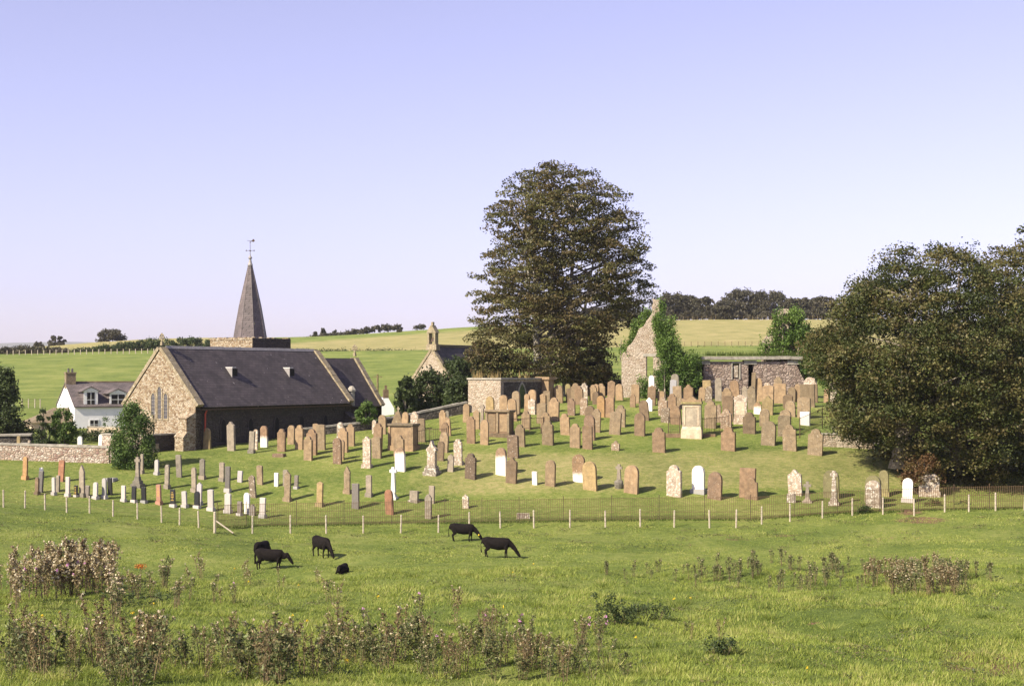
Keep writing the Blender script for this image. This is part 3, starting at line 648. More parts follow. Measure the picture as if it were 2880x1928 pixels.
obj('ridge_tile', MB().box(.6, 12, cw/2-.15, cw/2+.15, r2+.5, r2+.7), 'slate2', rfo)
yc = cw/2; zt0 = r2+.02; bc = MB()
for y in (yc-.55, yc+.33): bc.box(-.02, .62, y, y+.22, zt0+.7, zt0+2.0)
bc.box(-.1, .7, yc-.75, yc+.75, zt0, zt0+.7, taper=.06).prism([(yc-.7,zt0+2.0),(yc+.7,zt0+2.0),(yc+.12,zt0+2.9),(yc-.12,zt0+2.9)], -.08, .68, 'x').box(.12, .42, yc-.13, yc+.13, zt0+2.9, zt0+3.3)
bell = obj('bellcote', bc, 'coping', CP)
obj('bell', MB().lathe([(.24,zt0+1.0),(.2,zt0+1.12),(.15,zt0+1.4),(.05,zt0+1.5),(.03,zt0+2.0)], 10, (.3, yc)), 'iron', bell)
obj('window', MB().prism([(a+yc, z+e2+.3) for a, z in lancet(.3, 1.1)], -.03, .02, 'x'), 'dark', CP)
coping(0, .4, 'coping', 0, cw, e2, r2-.1, CP)

# ------------------------------------------------------------------ cottage
CT = thing('cottage', 'white limewashed cottage with slate roof and two white dormers, left of the church', 'cottage', at(210, 1228, 150)[:2]+(0,), R(28))
ez, rz_, dW, dL = 6.5, 8.95, 10.0, 15.5; wl_ = MB()
wl_.prism([(0,2.5),(dW,2.5),(dW,ez),(dW/2,rz_-.12),(0,ez)], 0, .4, 'x').box(.4, dL, 0, .4, 2.5, ez-.05).box(.4, dL, dW-.4, dW, 2.5, ez-.05).prism([(0,2.5),(dW,2.5),(dW,ez),(dW/2,rz_-.12),(0,ez)], dL, dL+.4, 'x')
obj('wall', wl_, 'render', CT); ro = MB(); k3 = (rz_-ez)/(dW/2)
for s in (0, 1):
    pts = [(-.08,-.2,ez-.2*k3),(dL+.5,-.2,ez-.2*k3),(dL+.5,dW/2,rz_),(-.08,dW/2,rz_)]
    if s: pts = [(x, dW-y, z) for x, y, z in pts]
    ro.add(pts+[(x,y,z+.13) for x,y,z in pts], [(0,1,2,3),(7,6,5,4),(0,4,5,1),(1,5,6,2),(2,6,7,3),(3,7,4,0)])
cr_ = obj('roof', ro, 'slate2', CT)
obj('ridge_tile', MB().box(0, dL, dW/2-.12, dW/2+.12, rz_+.1, rz_+.22), 'redp' if 0 else 'tan', cr_)
ck = obj('chimney', MB().box(-.02, 1.0, dW/2-.5, dW/2+.5, rz_-.6, rz_+1.05).box(-.08, 1.06, dW/2-.56, dW/2+.56, rz_+1.052, rz_+1.2), 'grb', CT)
obj('chimney_pot', MB().lathe([(.13,rz_+1.2),(.11,rz_+1.6),(.14,rz_+1.62)], 8, (.3, dW/2)).lathe([(.13,rz_+1.2),(.11,rz_+1.6)], 8, (.7, dW/2)), 'dgr', ck)
def window(x0, x1, z0, z1, par, y=-.0):
    fr = MB().box(x0-.1, x1+.1, y-.05, y+.02, z0-.1, z1+.1); w = obj('window', fr, 'whitep', par)
    obj('pane', MB().box(x0, x1, y-.065, y-.052, z0, z1), 'dark', w)
    obj('glazing_bar', MB().box((x0+x1)/2-.03, (x0+x1)/2+.03, y-.085, y-.067, z0, z1).box(x0, x1, y-.08, y-.067, (z0+z1)/2-.025, (z0+z1)/2+.025), 'whitep', w)
    return w
for (x0, x1, h1, gw_) in ((1.0, 2.45, 8.45, 1.0), (3.7, 5.45, 8.2, 1.6)):
    dm = MB().box(x0, x1, .25, 2.4, 6.55, h1-.35).prism([(x0-.2,h1-.35),(x1+.2,h1-.35),((x0+x1)/2,h1+.1)], .2, 2.6, 'y'); d_ = obj('dormer', dm, 'whitep', CT)
    obj('dormer_roof', MB().add([(x0-.28,.1,h1-.4),(x0-.28,2.7,h1-.4),((x0+x1)/2,2.7,h1+.14),((x0+x1)/2,.1,h1+.14),(x1+.28,.1,h1-.4),(x1+.28,2.7,h1-.4),(x0-.28,.1,h1-.33),(x0-.28,2.7,h1-.33),((x0+x1)/2,2.7,h1+.22),((x0+x1)/2,.1,h1+.22),(x1+.28,.1,h1-.33),(x1+.28,2.7,h1-.33)],
        [(0,1,2,3),(3,2,5,4),(6,9,8,7),(9,10,11,8),(0,3,9,6),(3,4,10,9)]), 'slate2', d_)
    c = (x0+x1)/2; obj('pane', MB().box(c-gw_/2+.1, c+gw_/2-.1, .232, .247, 6.75, h1-.45), 'dark', d_)
    obj('glazing_bar', MB().box(c-.03, c+.03, .215, .23, 6.75, h1-.45).box(c-gw_/2+.1, c+gw_/2-.1, .218, .229, 7.2, 7.25), 'whitep', d_)
    obj('dormer_cheek', MB().box(x0-.012, x0-.002, .35, 2.3, 6.56, h1-.4).box(x1+.002, x1+.012, .35, 2.3, 6.56, h1-.4), 'slate2', d_)
window(1.6, 2.4, 4.15, 5.05, CT)
# lean-to
ex = MB().box(-4.3, -.42, .6, 5.2, 2.5, 4.9); lt = obj('extension', ex, 'cream', CT)
obj('extension_roof', MB().add([(-4.5,.4,4.85),(-4.5,5.4,4.85),(-.01,5.4,4.85),(-.01,.4,4.85),(-1.6,2.9,6.35),(-.01,2.9,6.35)], [(0,3,5,4),(0,4,1),(1,4,5,2),(0,1,2,3)]), 'grb', lt)
obj('pane', MB().box(-3.5, -2.6, .585, .597, 3.6, 4.5), 'dark', lt)
# second cottage end and garden walls
C2 = thing('cottage', 'tiny white cottage gable with brown chimney between church and dark shrubs', 'cottage', at(1062, 1160, 150)[:2]+(0,), R(10))
g = MB(); g.prism([(0,3.5),(1.75,3.5),(1.75,zY(1148,150)),(1.15,zY(1119,150)),(.65,zY(1119,150)),(0,zY(1148,150))], 0, 5, 'y'); obj('wall', g, 'render', C2)
obj('roof', MB().add([(-.1,-.02,zY(1152,150)),(.72,-.02,zY(1117,150)),(.72,5,zY(1117,150)),(-.1,5,zY(1152,150)),(1.85,-.02,zY(1152,150)),(1.08,-.02,zY(1117,150)),(1.08,5,zY(1117,150)),(1.85,5,zY(1152,150))],[(0,1,2,3),(4,7,6,5),(1,5,6,2)]), 'slate2', C2)
obj('chimney', MB().box(.62,1.18,.1,.8,zY(1122,150),zY(1095,150)).box(.78,1.02,.3,.6,zY(1095,150)+.002,zY(1083,150)), 'brown', C2)
# garden wall and shed at left edge
GW = thing('garden_shed', 'low pale-roofed shed in shade beyond the wall at far left', 'shed', at(-10, 1250, 118)[:2]+(0,), R(12))
obj('wall', MB().box(0, 2.6, 0, 2, 3.0, zY(1226,118)), 'wallshade', GW); obj('roof', MB().box(-.1, 2.75, -.12, 2.1, zY(1226,118)+.003, zY(1221,118)), 'slab', GW)
gx = at(300, 1215, 140)
stone_wall('garden_wall', [at(246,1212,139), at(300,1214,139), at(345,1214,138)], .4, .3, 'cream', 'short sunlit garden wall in front of the white cottage')
ppx = at(1062, 1130, 158)
PL = thing('telegraph_pole', 'thin wooden telegraph pole behind the chancel by the tiny white cottage', 'telegraph pole', (ppx[0], ppx[1], 0))
obj('pole', MB().tube([(0,0,4),(0,0,zY(1052,158))], [.14,.10], 8), 'stem', PL); obj('crossarm', MB().box(-.5,.5,-.05,.05,zY(1060,158),zY(1058,158)), 'stem', PL)
# ------------------------------------------------------------------ trees
def branch_tube(mb, a, b_, r0, r1, sag=0.12, n=5, seg=5):
    a = Vector(a); b_ = Vector(b_); d = (b_-a).length; pts = []
    for k in range(seg+1):
        t = k/seg; p = a.lerp(b_, t); p.z += math.sin(math.pi*t)*d*sag; p.x += random.uniform(-.02,.02)*d*(0 < t < 1); p.y += random.uniform(-.02,.02)*d*(0 < t < 1); pts.append(p)
    mb.tube(pts, [r0+(r1-r0)*k/seg for k in range(seg+1)], n, cap=False)
def outline_tree(name, label, Y0, base, outline, ncl, nlf, lsize, rcl, mat, trunks, dscale=0.9, voids=(), barkm='bark', limbs=70, droop=0.15, flat=0.35, inner=0.55, seed=1, kind_group=None, holes=0.0):
    "outline: rows (py, px left, px right) traced at the distance Y0, given real depth"
    rg = np.random.default_rng(seed); random.seed(seed)
    bx, by, bz = base; t = thing(name, label, 'tree', (bx, by, bz), 0, kind_group)
    O = np.array(outline, float); zs = H-(O[:,0]-HY)/F*Y0; xl = (O[:,1]-CX)/F*Y0; xr = (O[:,2]-CX)/F*Y0
    order = np.argsort(zs); zs, xl, xr = zs[order], xl[order], xr[order]
    C = []; hw = (xr-xl)/2; w = np.maximum(hw, .3); Zs = np.linspace(zs[0], zs[-1], 400); wi = np.interp(Zs, zs, w)**1.6; cdf = np.cumsum(wi)/wi.sum()
    while len(C) < ncl:
        z = np.interp(rg.uniform(), cdf, Zs); l_ = np.interp(z, zs, xl); r_ = np.interp(z, zs, xr); cx = (l_+r_)/2; h_ = (r_-l_)/2-rcl*0.5
        if h_ <= 0: continue
        rad = 1-(1-inner)*rg.uniform()**1.5 if rg.uniform() < .8 else rg.uniform(.1, 1); a = rg.uniform(0, 2*np.pi)
        x = cx+h_*rad*math.cos(a); y = Y0+h_*dscale*rad*math.sin(a)
        zz_ = z+rg.normal()*.2
        px_ = CX+F*x/y; py_ = HY+(H-zz_)/y*F
        if any(((px_-vx)/rx)**2+((py_-vy)/ry)**2 < 1 and rg.uniform() < pr for vx, vy, rx, ry, pr in voids): continue
        C.append((x-bx, y-by, zz_-bz))
    C = np.array(C); P, tt = cluster_pts(C, rcl*rg.uniform(.6, 1.25, ncl), nlf, flat, droop, rg)
    leaves('crown', P, lsize, mat, t, tt, 0.6, 0.6, rg)
    tb = MB(); tops = []
    for (px, pyb, pxt, pyt, r0) in trunks:
        x0 = (px-CX)/F*Y0-bx; x1 = (pxt-CX)/F*Y0-bx; z1 = H-(pyt-HY)/F*Y0-bz; zb_ = H-(pyb-HY)/F*Y0-bz
        yo = random.uniform(-.4,.4)*(len(trunks) > 1); pts = [(x0*1.02, yo, zb_-.4), (x0, yo, zb_+.5), (x0*.7+x1*.3, yo, zb_+(z1-zb_)*.3), (x0*.35+x1*.65, yo*1.3, zb_+(z1-zb_)*.65), (x1, yo*1.5, z1)]
        tb.tube(pts, [r0*1.5, r0, r0*.8, r0*.5, r0*.12], 9); tops.append(pts)
    obj('trunk', tb, barkm, t, True)
    br = MB()
    for c in C[rg.permutation(len(C))[:limbs]]:
        pts = tops[int(rg.integers(len(tops)))]; zc = c[2]; hz = max(1.5, zc-0.35*math.hypot(c[0]-pts[2][0], c[1]))
        zt_ = [p[2] for p in pts]; hz = min(hz, zt_[-1]*.93); sx_ = np.interp(hz, zt_, [p[0] for p in pts]); sy_ = np.interp(hz, zt_, [p[1] for p in pts])
        branch_tube(br, (sx_, sy_, hz), tuple(c), .12, .02, 0.06)
    obj('branches', br, 'bark', t, True); return t
random.seed(3)
BX, BY, BZ = hit(1540, 1112, 120)
BY = 150.0; BX = (1548-CX)/F*BY
outline_tree('beech_tree', 'tallest tree, brown-green beech with layered branches behind the roofless mausoleum', 150, (BX, BY, gz(BX, BY)),
  [(458,1510,1600),(474,1470,1655),(500,1435,1715),(535,1398,1762),(575,1360,1792),(610,1352,1812),(655,1372,1826),(700,1368,1838),(745,1345,1846),(790,1330,1850),(822,1318,1852),(860,1338,1846),(900,1325,1830),(940,1308,1795),(985,1310,1752),(1030,1325,1745),(1075,1345,1735)],
  1350, 85, .135, 1.15, 'beech', [(1512,1110,1500,560,.42),(1545,1112,1560,520,.34),(1590,1110,1620,560,.36),(1528,1112,1470,640,.25),(1600,1112,1690,620,.24)],
  voids=[(1508,1030,16,45,.9),(1640,752,58,22,.9),(1640,868,70,20,.75),(1560,690,26,12,.6),(1372,805,30,18,.8),(1740,985,30,60,.8)], inner=.35,
  barkm='barkpale', limbs=190, droop=0.22, flat=.22, seed=11)
# extra low dark skirt of the beech : a separate understorey shrub
def shrub(name, label, px0, px1, pyt, pyb, Y, n, size, mat, group=None, seed=5, top=0.7, cat='shrub', ncl=None, stem=True, rc=None, rows=None, dsc=.8):
    rg = np.random.default_rng(seed); cx = ((px0+px1)/2-CX)/F*Y; hw = (px1-px0)/2/F*Y; zt_ = H-(pyt-HY)/F*Y; zb_ = H-(pyb-HY)/F*Y; hh = zt_-zb_
    t = thing(name, label, cat, (cx, Y, zb_), 0, group); k = ncl or max(10, n//90); C = []
    rc = rc or max(.25, min(hw, hh)*.28)
    while len(C) < k:
        a = rg.uniform(0, 2*np.pi); h_ = rg.uniform(0.03, 1); 
        prof = (math.sqrt(max(0, 1-((h_-.35)/.65)**2)) if h_ > .35 else .82+.5*h_) if rows is None else np.interp(h_, rows[0], rows[1])
        rad = prof*(1-.5*rg.uniform()**2); C.append((hw*.9*rad*math.cos(a), hw*dsc*rad*math.sin(a), hh*h_-rc*.25))
    C = np.array(C); P, tt = cluster_pts(C, rc*rg.uniform(.6,1.3,k), max(8, n//k), .8, .05, rg); P = P[P[:,2] > -.1]; tt = tt[:len(P)]
    leaves('foliage', P, size, mat, t, tt, .4, .6, rg)
    if stem:
        mb = MB()
        for c in C[:14]: branch_tube(mb, (random.uniform(-.1,.1)*hw, random.uniform(-.1,.1), -.2), tuple(c), .05*hh**.6, .015, .05)
        obj('stem', mb, 'bark', t)
    return t
shrub('evergreen_bush', 'bushy green evergreen standing against the church gable by the rubble wall', 306, 442, 1135, 1312, 106, 16000, .075, 'bush', seed=21, cat='bush', ncl=150,
      rows=([0,.15,.4,.55,.75,.9,1],[.95,1.0,.86,.80,.68,.42,.1]))
for i, a in enumerate([(1112,1168,1062,1172,134,'clipped dark upright shrub at left end of the hedge mass beside the tiny white cottage'),(1150,1262,1046,1172,137,'broad dark evergreen shrub below the bellcote chapel'),
          (1225,1345,1012,1150,142,'tall dark evergreen shrub between bellcote chapel and beech'),(1250,1330,1058,1175,133,'rounded dark shrub against the left wall of the mausoleum'),(1300,1420,960,1075,146,'dark shrub under the left skirt of the beech'),(1600,1712,985,1075,147,'dark leafy shrub under the right skirt of the beech')]):
    shrub('shrub', a[5], a[0], a[1], a[2], a[3], a[4], 9000, .13, 'shrub' if i not in (4,5) else 'beech', 'dark shrubs between church and beech', 30+i)
shrub('shrub', 'small leafy shrub against the dark chancel wall of the church', 1000, 1062, 1132, 1188, 124, 3500, .10, 'bush', seed=40)
shrub('conifer', 'dark conifer cut by the left edge of the picture behind the wall', -60, 80, 1040, 1235, 121, 12000, .12, 'shrub', seed=41, cat='tree', rows=([0,.3,.6,1],[1,.9,.6,.1]))
shrub('garden_shrub', 'thin twiggy reddish-green shrub in front of the cottage lean-to', 96, 150, 1150, 1262, 118, 2500, .08, 'shrub', 'garden shrubs before the white cottage', 42)
shrub('garden_shrub', 'tall loose green shrub covering the corner of the white cottage', 135, 216, 1146, 1262, 119, 6000, .09, 'bush', 'garden shrubs before the white cottage', 43)
shrub('garden_shrub', 'low dark clipped hedge in front of the white cottage wall', 205, 330, 1208, 1262, 124, 5000, .09, 'shrub', 'garden shrubs before the white cottage', 44, rows=([0,.8,1],[1,1,.9]))
shrub('garden_shrub', 'low dark bush behind the shed at far left below the conifer', 0, 100, 1192, 1240, 122, 3500, .09, 'shrub', 'garden shrubs before the white cottage', 45)
shrub('garden_shrub', 'small climbing plant on the white cottage wall right of the window', 288, 312, 1172, 1205, 141, 500, .06, 'bush', 'garden shrubs before the white cottage', 46, stem=False)
# right foreground trees
outline_tree('dark_tree', 'huge dark broad tree drooping to the graves at the right edge', 101, (at(2530,1300,101)[0], 101, gz(at(2530,1300,101)[0], 101)),
  [(690,2500,2660),(712,2478,2735),(760,2420,2800),(805,2375,2860),(840,2348,2900),(890,2335,2930),(930,2292,2950),(975,2262,2960),(1030,2275,2970),(1080,2322,2980),(1130,2322,2980),(1180,2328,2980),(1225,2385,2970),(1262,2440,2960),(1300,2500,2960),(1340,2590,2960),(1362,2690,2960)],
  1300, 150, .10, 1.0, 'oak', [(2532,1300,2560,800,.62),(2690,1370,2700,760,.5)], dscale=1.05, limbs=60, droop=.35, flat=.45, inner=.72, seed=13,
  voids=[(2400,905,26,14,.8),(2480,1240,40,30,.5),(2830,1200,40,40,.4)])
outline_tree('dark_tree', 'taller tree behind the huge dark tree, cut by the right picture edge', 116, (at(2880,1290,116)[0], 116, gz(at(2880,1290,116)[0], 116)),
  [(640,2850,2990),(672,2800,3050),(705,2762,3080),(760,2740,3090),(900,2740,3090),(1150,2760,3090)], 300, 120, .12, 1.15, 'oak', [(2880,1300,2890,720,.5)], limbs=20, seed=14)
tr = shrub('low_branch_spray', 'rusty-leaved low sapling at foot of the huge dark tree above the pale tomb', 2530, 2660, 1285, 1392, 95.5, 5000, .07, 'rust', seed=47, cat='sapling', rows=([0,.3,.6,1],[.35,.8,1,.5]))
# undergrowth in shade at right
for i, (a, b_, c_, d_, y_) in enumerate([(2590,2660,1405,1450,91.5),(2410,2450,1425,1452,89.5),(2660,2760,1410,1440,92)]):
    shrub('bramble', ['low bramble in front of the big pale tomb at right','small dark weed clump at the fence foot left of the brown fence post','low dark bramble along the fence right of the big pale tomb'][i], a, b_, c_, d_, y_, 1500, .05, 'shrub' if i != 0 else 'oak', 'weeds along the right fence', 60+i, stem=False)
# ------------------------------------------------------------------ ivy
def ivy(label, boxes, n, size, seed, Y=None):
    rg = np.random.default_rng(seed); P = []; T = []
    tot = sum((b[1]-b[0])*(b[3]-b[2]) for b in boxes)
    for (px0, px1, py0, py1, y, dep) in boxes:
        k = int(n*(px1-px0)*(py1-py0)/tot); c = max(4, k//60)
        cx = rg.uniform(px0, px1, c); cy = rg.uniform(py0, py1, c); yy_ = y+rg.uniform(-dep, dep, c)
        X_ = (cx-CX)/F*y; Z_ = H-(cy-HY)/F*y
        p, t_ = cluster_pts(np.stack([X_, yy_, Z_], 1), .42, 60, 1.3, .2, rg); P.append(p); T.append(t_)
    P = np.concatenate(P); T = np.concatenate(T); o = P.mean(0); t = thing('ivy', label, 'ivy', tuple(o))
    leaves('foliage', P-o, size, 'ivy', t, T, 0.1, .7, rg); mb = MB()
    for k in range(8):
        q = P[int(rg.integers(len(P)))]-o; mb.tube([(q[0], q[1]+.2, P[:,2].min()-o[2]), (q[0]+.1, q[1]+.2, q[2]*.5), tuple(q)], [.05,.04,.015], 5)
    obj('stem', mb, 'bark', t); return t
ivy('thick bright ivy covering the right half of the tall ruined gable', [(1840,1862,885,960,139.9,.5),(1848,1895,898,1000,139.6,.7),(1856,1912,950,1085,139.2,.9),(1900,1966,995,1085,139.2,1.1),(1846,1880,1040,1100,139.2,.5),(1800,1835,1062,1120,139,.4),(1850,1866,850,900,140.3,.3)], 24000, .085, 51)
ivy('dark ivy trailing over the sloping left edge of the tall ruined gable', [(1762,1790,955,985,141.5,.4),(1775,1812,900,960,141.8,.4),(1800,1832,870,915,142,.5),(1752,1768,975,1000,141.3,.25)], 5000, .085, 52)
ivy('bright ivy smothering the far ruined gable above the low aisle', [(2180,2250,868,905,146,.8),(2222,2275,895,960,146,.9),(2165,2195,905,960,146,.6),(2140,2185,955,1000,145.8,.7),(2200,2300,930,1010,145.8,1.1),(2250,2330,985,1075,144,1.2)], 17000, .095, 53)
# tufts and grasses growing on the slab roof
def tufts(name, label, pts, h, n, mat, spread, seed, cat='grass'):
    rg = np.random.default_rng(seed); o = Vector(pts[0]); mb = MB()
    for p in pts:
        for k in range(n):
            a = rg.uniform(0, 6.28); d = rg.uniform(0, spread); x = p[0]-o.x+d*math.cos(a); y = p[1]-o.y+d*math.sin(a)*.6; z = p[2]-o.z; hh = h*rg.uniform(.5,1.2); l_ = rg.normal()*.25*hh
            mb.add([(x-.02,y,z),(x+.02,y,z),(x+l_,y+rg.normal()*.1*hh,z+hh)], [(0,1,2)])
    ob = obj(name, mb, mat); ob.location = o; return tag(ob, label, cat, kind='stuff')
tufts('roof_grass', 'dry grass growing on the slab roof of the low aisle', [(at(px,1000,143)[0], 143.3, zY(1000,142)) for px in range(1985, 2250, 5)], .55, 12, 'grass', .35, 71)
tufts('roof_grass', 'dead stalks sprouting from the mausoleum wall top', [(at(px,1064,129)[0], 129, 9.6) for px in (1336,1342,1348,1352,1380,1392,1400,1460,1480)], .7, 8, 'dryg', .3, 72)
# ------------------------------------------------------------------ distant trees and hedges on the ridge
def far_tree(label, px0, px1, pyt, pyb, Y, n=3200, size=.34, mat='wood_far', seed=1, group='trees on the skyline wood', flat=.5, conif=False):
    rg = np.random.default_rng(seed); hw = (px1-px0)/2/F*Y; x = ((px0+px1)/2-CX)/F*Y; zt_ = H-(pyt-HY)/F*Y; zb_ = H-(pyb-HY)/F*Y; hh = zt_-zb_
    t = thing('distant_tree', label, 'tree', (x, Y, zb_), 0, group); C = []; k = max(14, n//70)
    for i in range(k):
        a = rg.uniform(0, 6.28); h_ = rg.uniform(.08, .98) if not conif else rg.uniform(.1, 1)
        prof = (math.sqrt(max(0, 1-((h_-.5)/.5)**2))*.8+.2 if h_ > .5 else .95) if not conif else (1-h_)*.9+.08
        r_ = prof*rg.uniform(.35, 1); C.append((hw*r_*math.cos(a), hw*r_*.8*math.sin(a), hh*h_))
    C = np.array(C); P, tt = cluster_pts(C, max(.5, hw*.27)*rg.uniform(.7,1.2,k), n//k, flat, .2, rg); leaves('crown', P, size, mat, t, tt, .4, .6, rg)
    mb = MB().tube([(0,0,-.5),(hw*.05,0,hh*.4),(0,0,hh*.85)], [hh*.035, hh*.025, hh*.008], 6)
    for c in C[:7]: branch_tube(mb, (hw*.04,0,hh*.35), tuple(c), hh*.014, hh*.004, .05)
    obj('trunk', mb, 'bark', t); return t
for i, a in enumerate([(1845,1935,826,898,465,'leftmost skyline tree seen right of the beech, partly behind the chimney ruin'),(1905,1965,832,896,470,'second skyline tree right of the beech'),(1950,2002,836,896,463,'small skyline tree left of the gap in the wood'),
        (2010,2075,850,896,458,'low skyline tree at the right side of the gap'),(2035,2135,816,895,472,'tallest domed tree in the skyline wood'),(2115,2215,822,895,470,'broad flat-topped skyline tree right of the tallest domed one'),(2200,2265,842,896,466,'skyline tree just right of the ivied gable peak'),
        (2245,2310,840,896,470,'skyline tree between ivied gable and huge dark tree'),(2290,2350,836,896,464,'rightmost skyline tree touching the huge dark tree'),(1700,1790,862,905,468,'skyline tree seen through the right side of the beech'),(1640,1715,868,908,466,'skyline tree seen through the middle of the beech'),(1560,1640,872,908,468,'low skyline tree behind the beech trunks')]):
    far_tree(a[5], a[0]-8, a[1]+8, a[2], a[3]+2, a[4], n=6500, size=.36, seed=80+i)
for i, a in enumerate([(274,356,930,966,452,'rounded dark tree alone on the left skyline ridge','wood_far',False),(140,182,944,982,440,'ragged small tree left of the rounded ridge tree','wood_far',False),(98,122,962,984,438,'tiny tree on the far left skyline hedge','wood_far',False),
        (896,922,924,955,470,'pointed conifer on the ridge right of the spire','wood_far',True),(882,892,932,956,470,'thin small conifer left of the pointed ridge conifer','wood_far',True),(936,950,930,950,470,'thin tree between ridge conifer and hedge trees','wood_far',False),
        (960,974,955,970,425,'lone dark bush in the hill field right of the spire','wood_far',False),(1118,1128,928,942,440,'lone tiny tree in the hill field left of the bellcote','wood_far',False)]):
    far_tree(a[5], a[0], a[1], a[2], a[3], a[4], n=3800 if i == 0 else 1800, size=.30, mat=a[6], seed=100+i, group='lone trees on the ridge', conif=a[7])
def hedge(label, pts, Y, hpx, n, size, seed, mat='wood_far', dep=2.5, kind=None):
    rg = np.random.default_rng(seed); P = []; T = []
    px = np.array([p[0] for p in pts]); py = np.array([p[1] for p in pts]); hp = np.array([p[2] for p in pts])
    cx = rg.uniform(px[0], px[-1], n//50); b_ = np.interp(cx, px, py); h_ = np.interp(cx, px, hp)*rg.uniform(.0, .92, len(cx))
    C = np.stack([(cx-CX)/F*Y, Y+rg.uniform(-dep, dep, len(cx)), H-(b_-h_-HY)/F*Y], 1)
    p, t_ = cluster_pts(C, .7*rg.uniform(.6,1.3,len(cx)), 50, .8, .1, rg); o = p.mean(0)
    ob = leaves('hedge', p-o, size, mat, None, t_, .3, .6, rg); ob.location = tuple(o); return tag(ob, label, 'hedge')
hedge('thick dark hedge along the top of the green field at far left', [(-60,1004,26),(40,1003,28),(120,1001,28),(190,998,16)], 352, 0, 9000, .24, 121)
hedge('long green hedge along the field top between left ridge and tower', [(210,998,14),(260,994,16),(330,988,22),(420,984,32),(500,982,33),(598,980,30)], 356, 0, 16000, .22, 122, 'shrub')
hedge('row of small dark trees on the ridge right of the conifer', [(860,955,3),(900,950,9),(960,944,8),(1000,938,9),(1040,932,13),(1085,927,12),(1135,924,9)], 462, 0, 7000, .30, 123)
hedge('low dark clump on the bare ridge left of the bellcote', [(1164,921,3),(1178,921,5),(1192,920,3)], 462, 0, 600, .28, 124)
hedge('thin dark hedgerow dividing green and yellow fields right of the church', [(838,990,3),(1000,989,5),(1100,990,5),(1220,994,6),(1330,994,5)], 334, 0, 5000, .16, 125, 'shrub', 1.0)
hedge('thick undergrowth along the foot of the skyline wood', [(1560,906,12),(1850,897,20),(2020,896,22),(2200,896,26),(2360,897,28)], 459, 0, 15000, .30, 126)
hedge('low green hedgerow under the hay field between the ruins', [(1725,982,4),(1900,982,5),(2150,982,5)], 331, 0, 2500, .15, 127, 'bush', 1.0)
# ridge and field fences : posts with wires
def post_fence(name, label, pts, h, r, mat, wires=3, group=None, cat='fence', wmat='wire'):
    o = Vector(pts[0]); t = thing(name, label, cat, tuple(o), 0, group)
    for p in pts:
        q = Vector(p)-o; obj('post', MB().tube([(q.x,q.y,q.z-.3),(q.x,q.y,q.z+h)], r, 5), mat, t)
    w = MB()
    for k in range(wires): w.tube([(p[0]-o.x, p[1]-o.y, p[2]-o.z+h*(.35+.6*k/max(1, wires-1))) for p in pts], .012, 3, cap=False)
    obj('wire', w, wmat, t); return t
P_ = []
for px in np.arange(20, 600, 17.2):
    y = 335; x = (px-CX)/F*y; P_.append((x, y, gz(x, y)))
post_fence('post_fence', 'distant fence of pale posts below the hedge on the left hill', P_, 1.15, .11, 'wood')
P_ = []
for px in np.arange(1735, 2150, 19):
    y = 334; x = (px-CX)/F*y; P_.append((x, y, gz(x, y)))
post_fence('post_fence', 'distant fence along the bottom of the hay field between the ruins', P_, 1.1, .07, 'stem')
P_ = []
for px in np.arange(1870, 2340, 13):
    y = 456; x = (px-CX)/F*y; P_.append((x, y, gz(x, y)))
post_fence('post_fence', 'distant fence along the top of the hay field before the skyline wood', P_, 1.2, .07, 'stem')
P_ = []
for px in (62,80,98,113): 
    y = 176; x = (px-CX)/F*y; P_.append((x, y, gz(x, y)))
post_fence('post_fence', 'short fence at the field bottom left of the cottage lean-to', P_, 1.1, .07, 'wood')
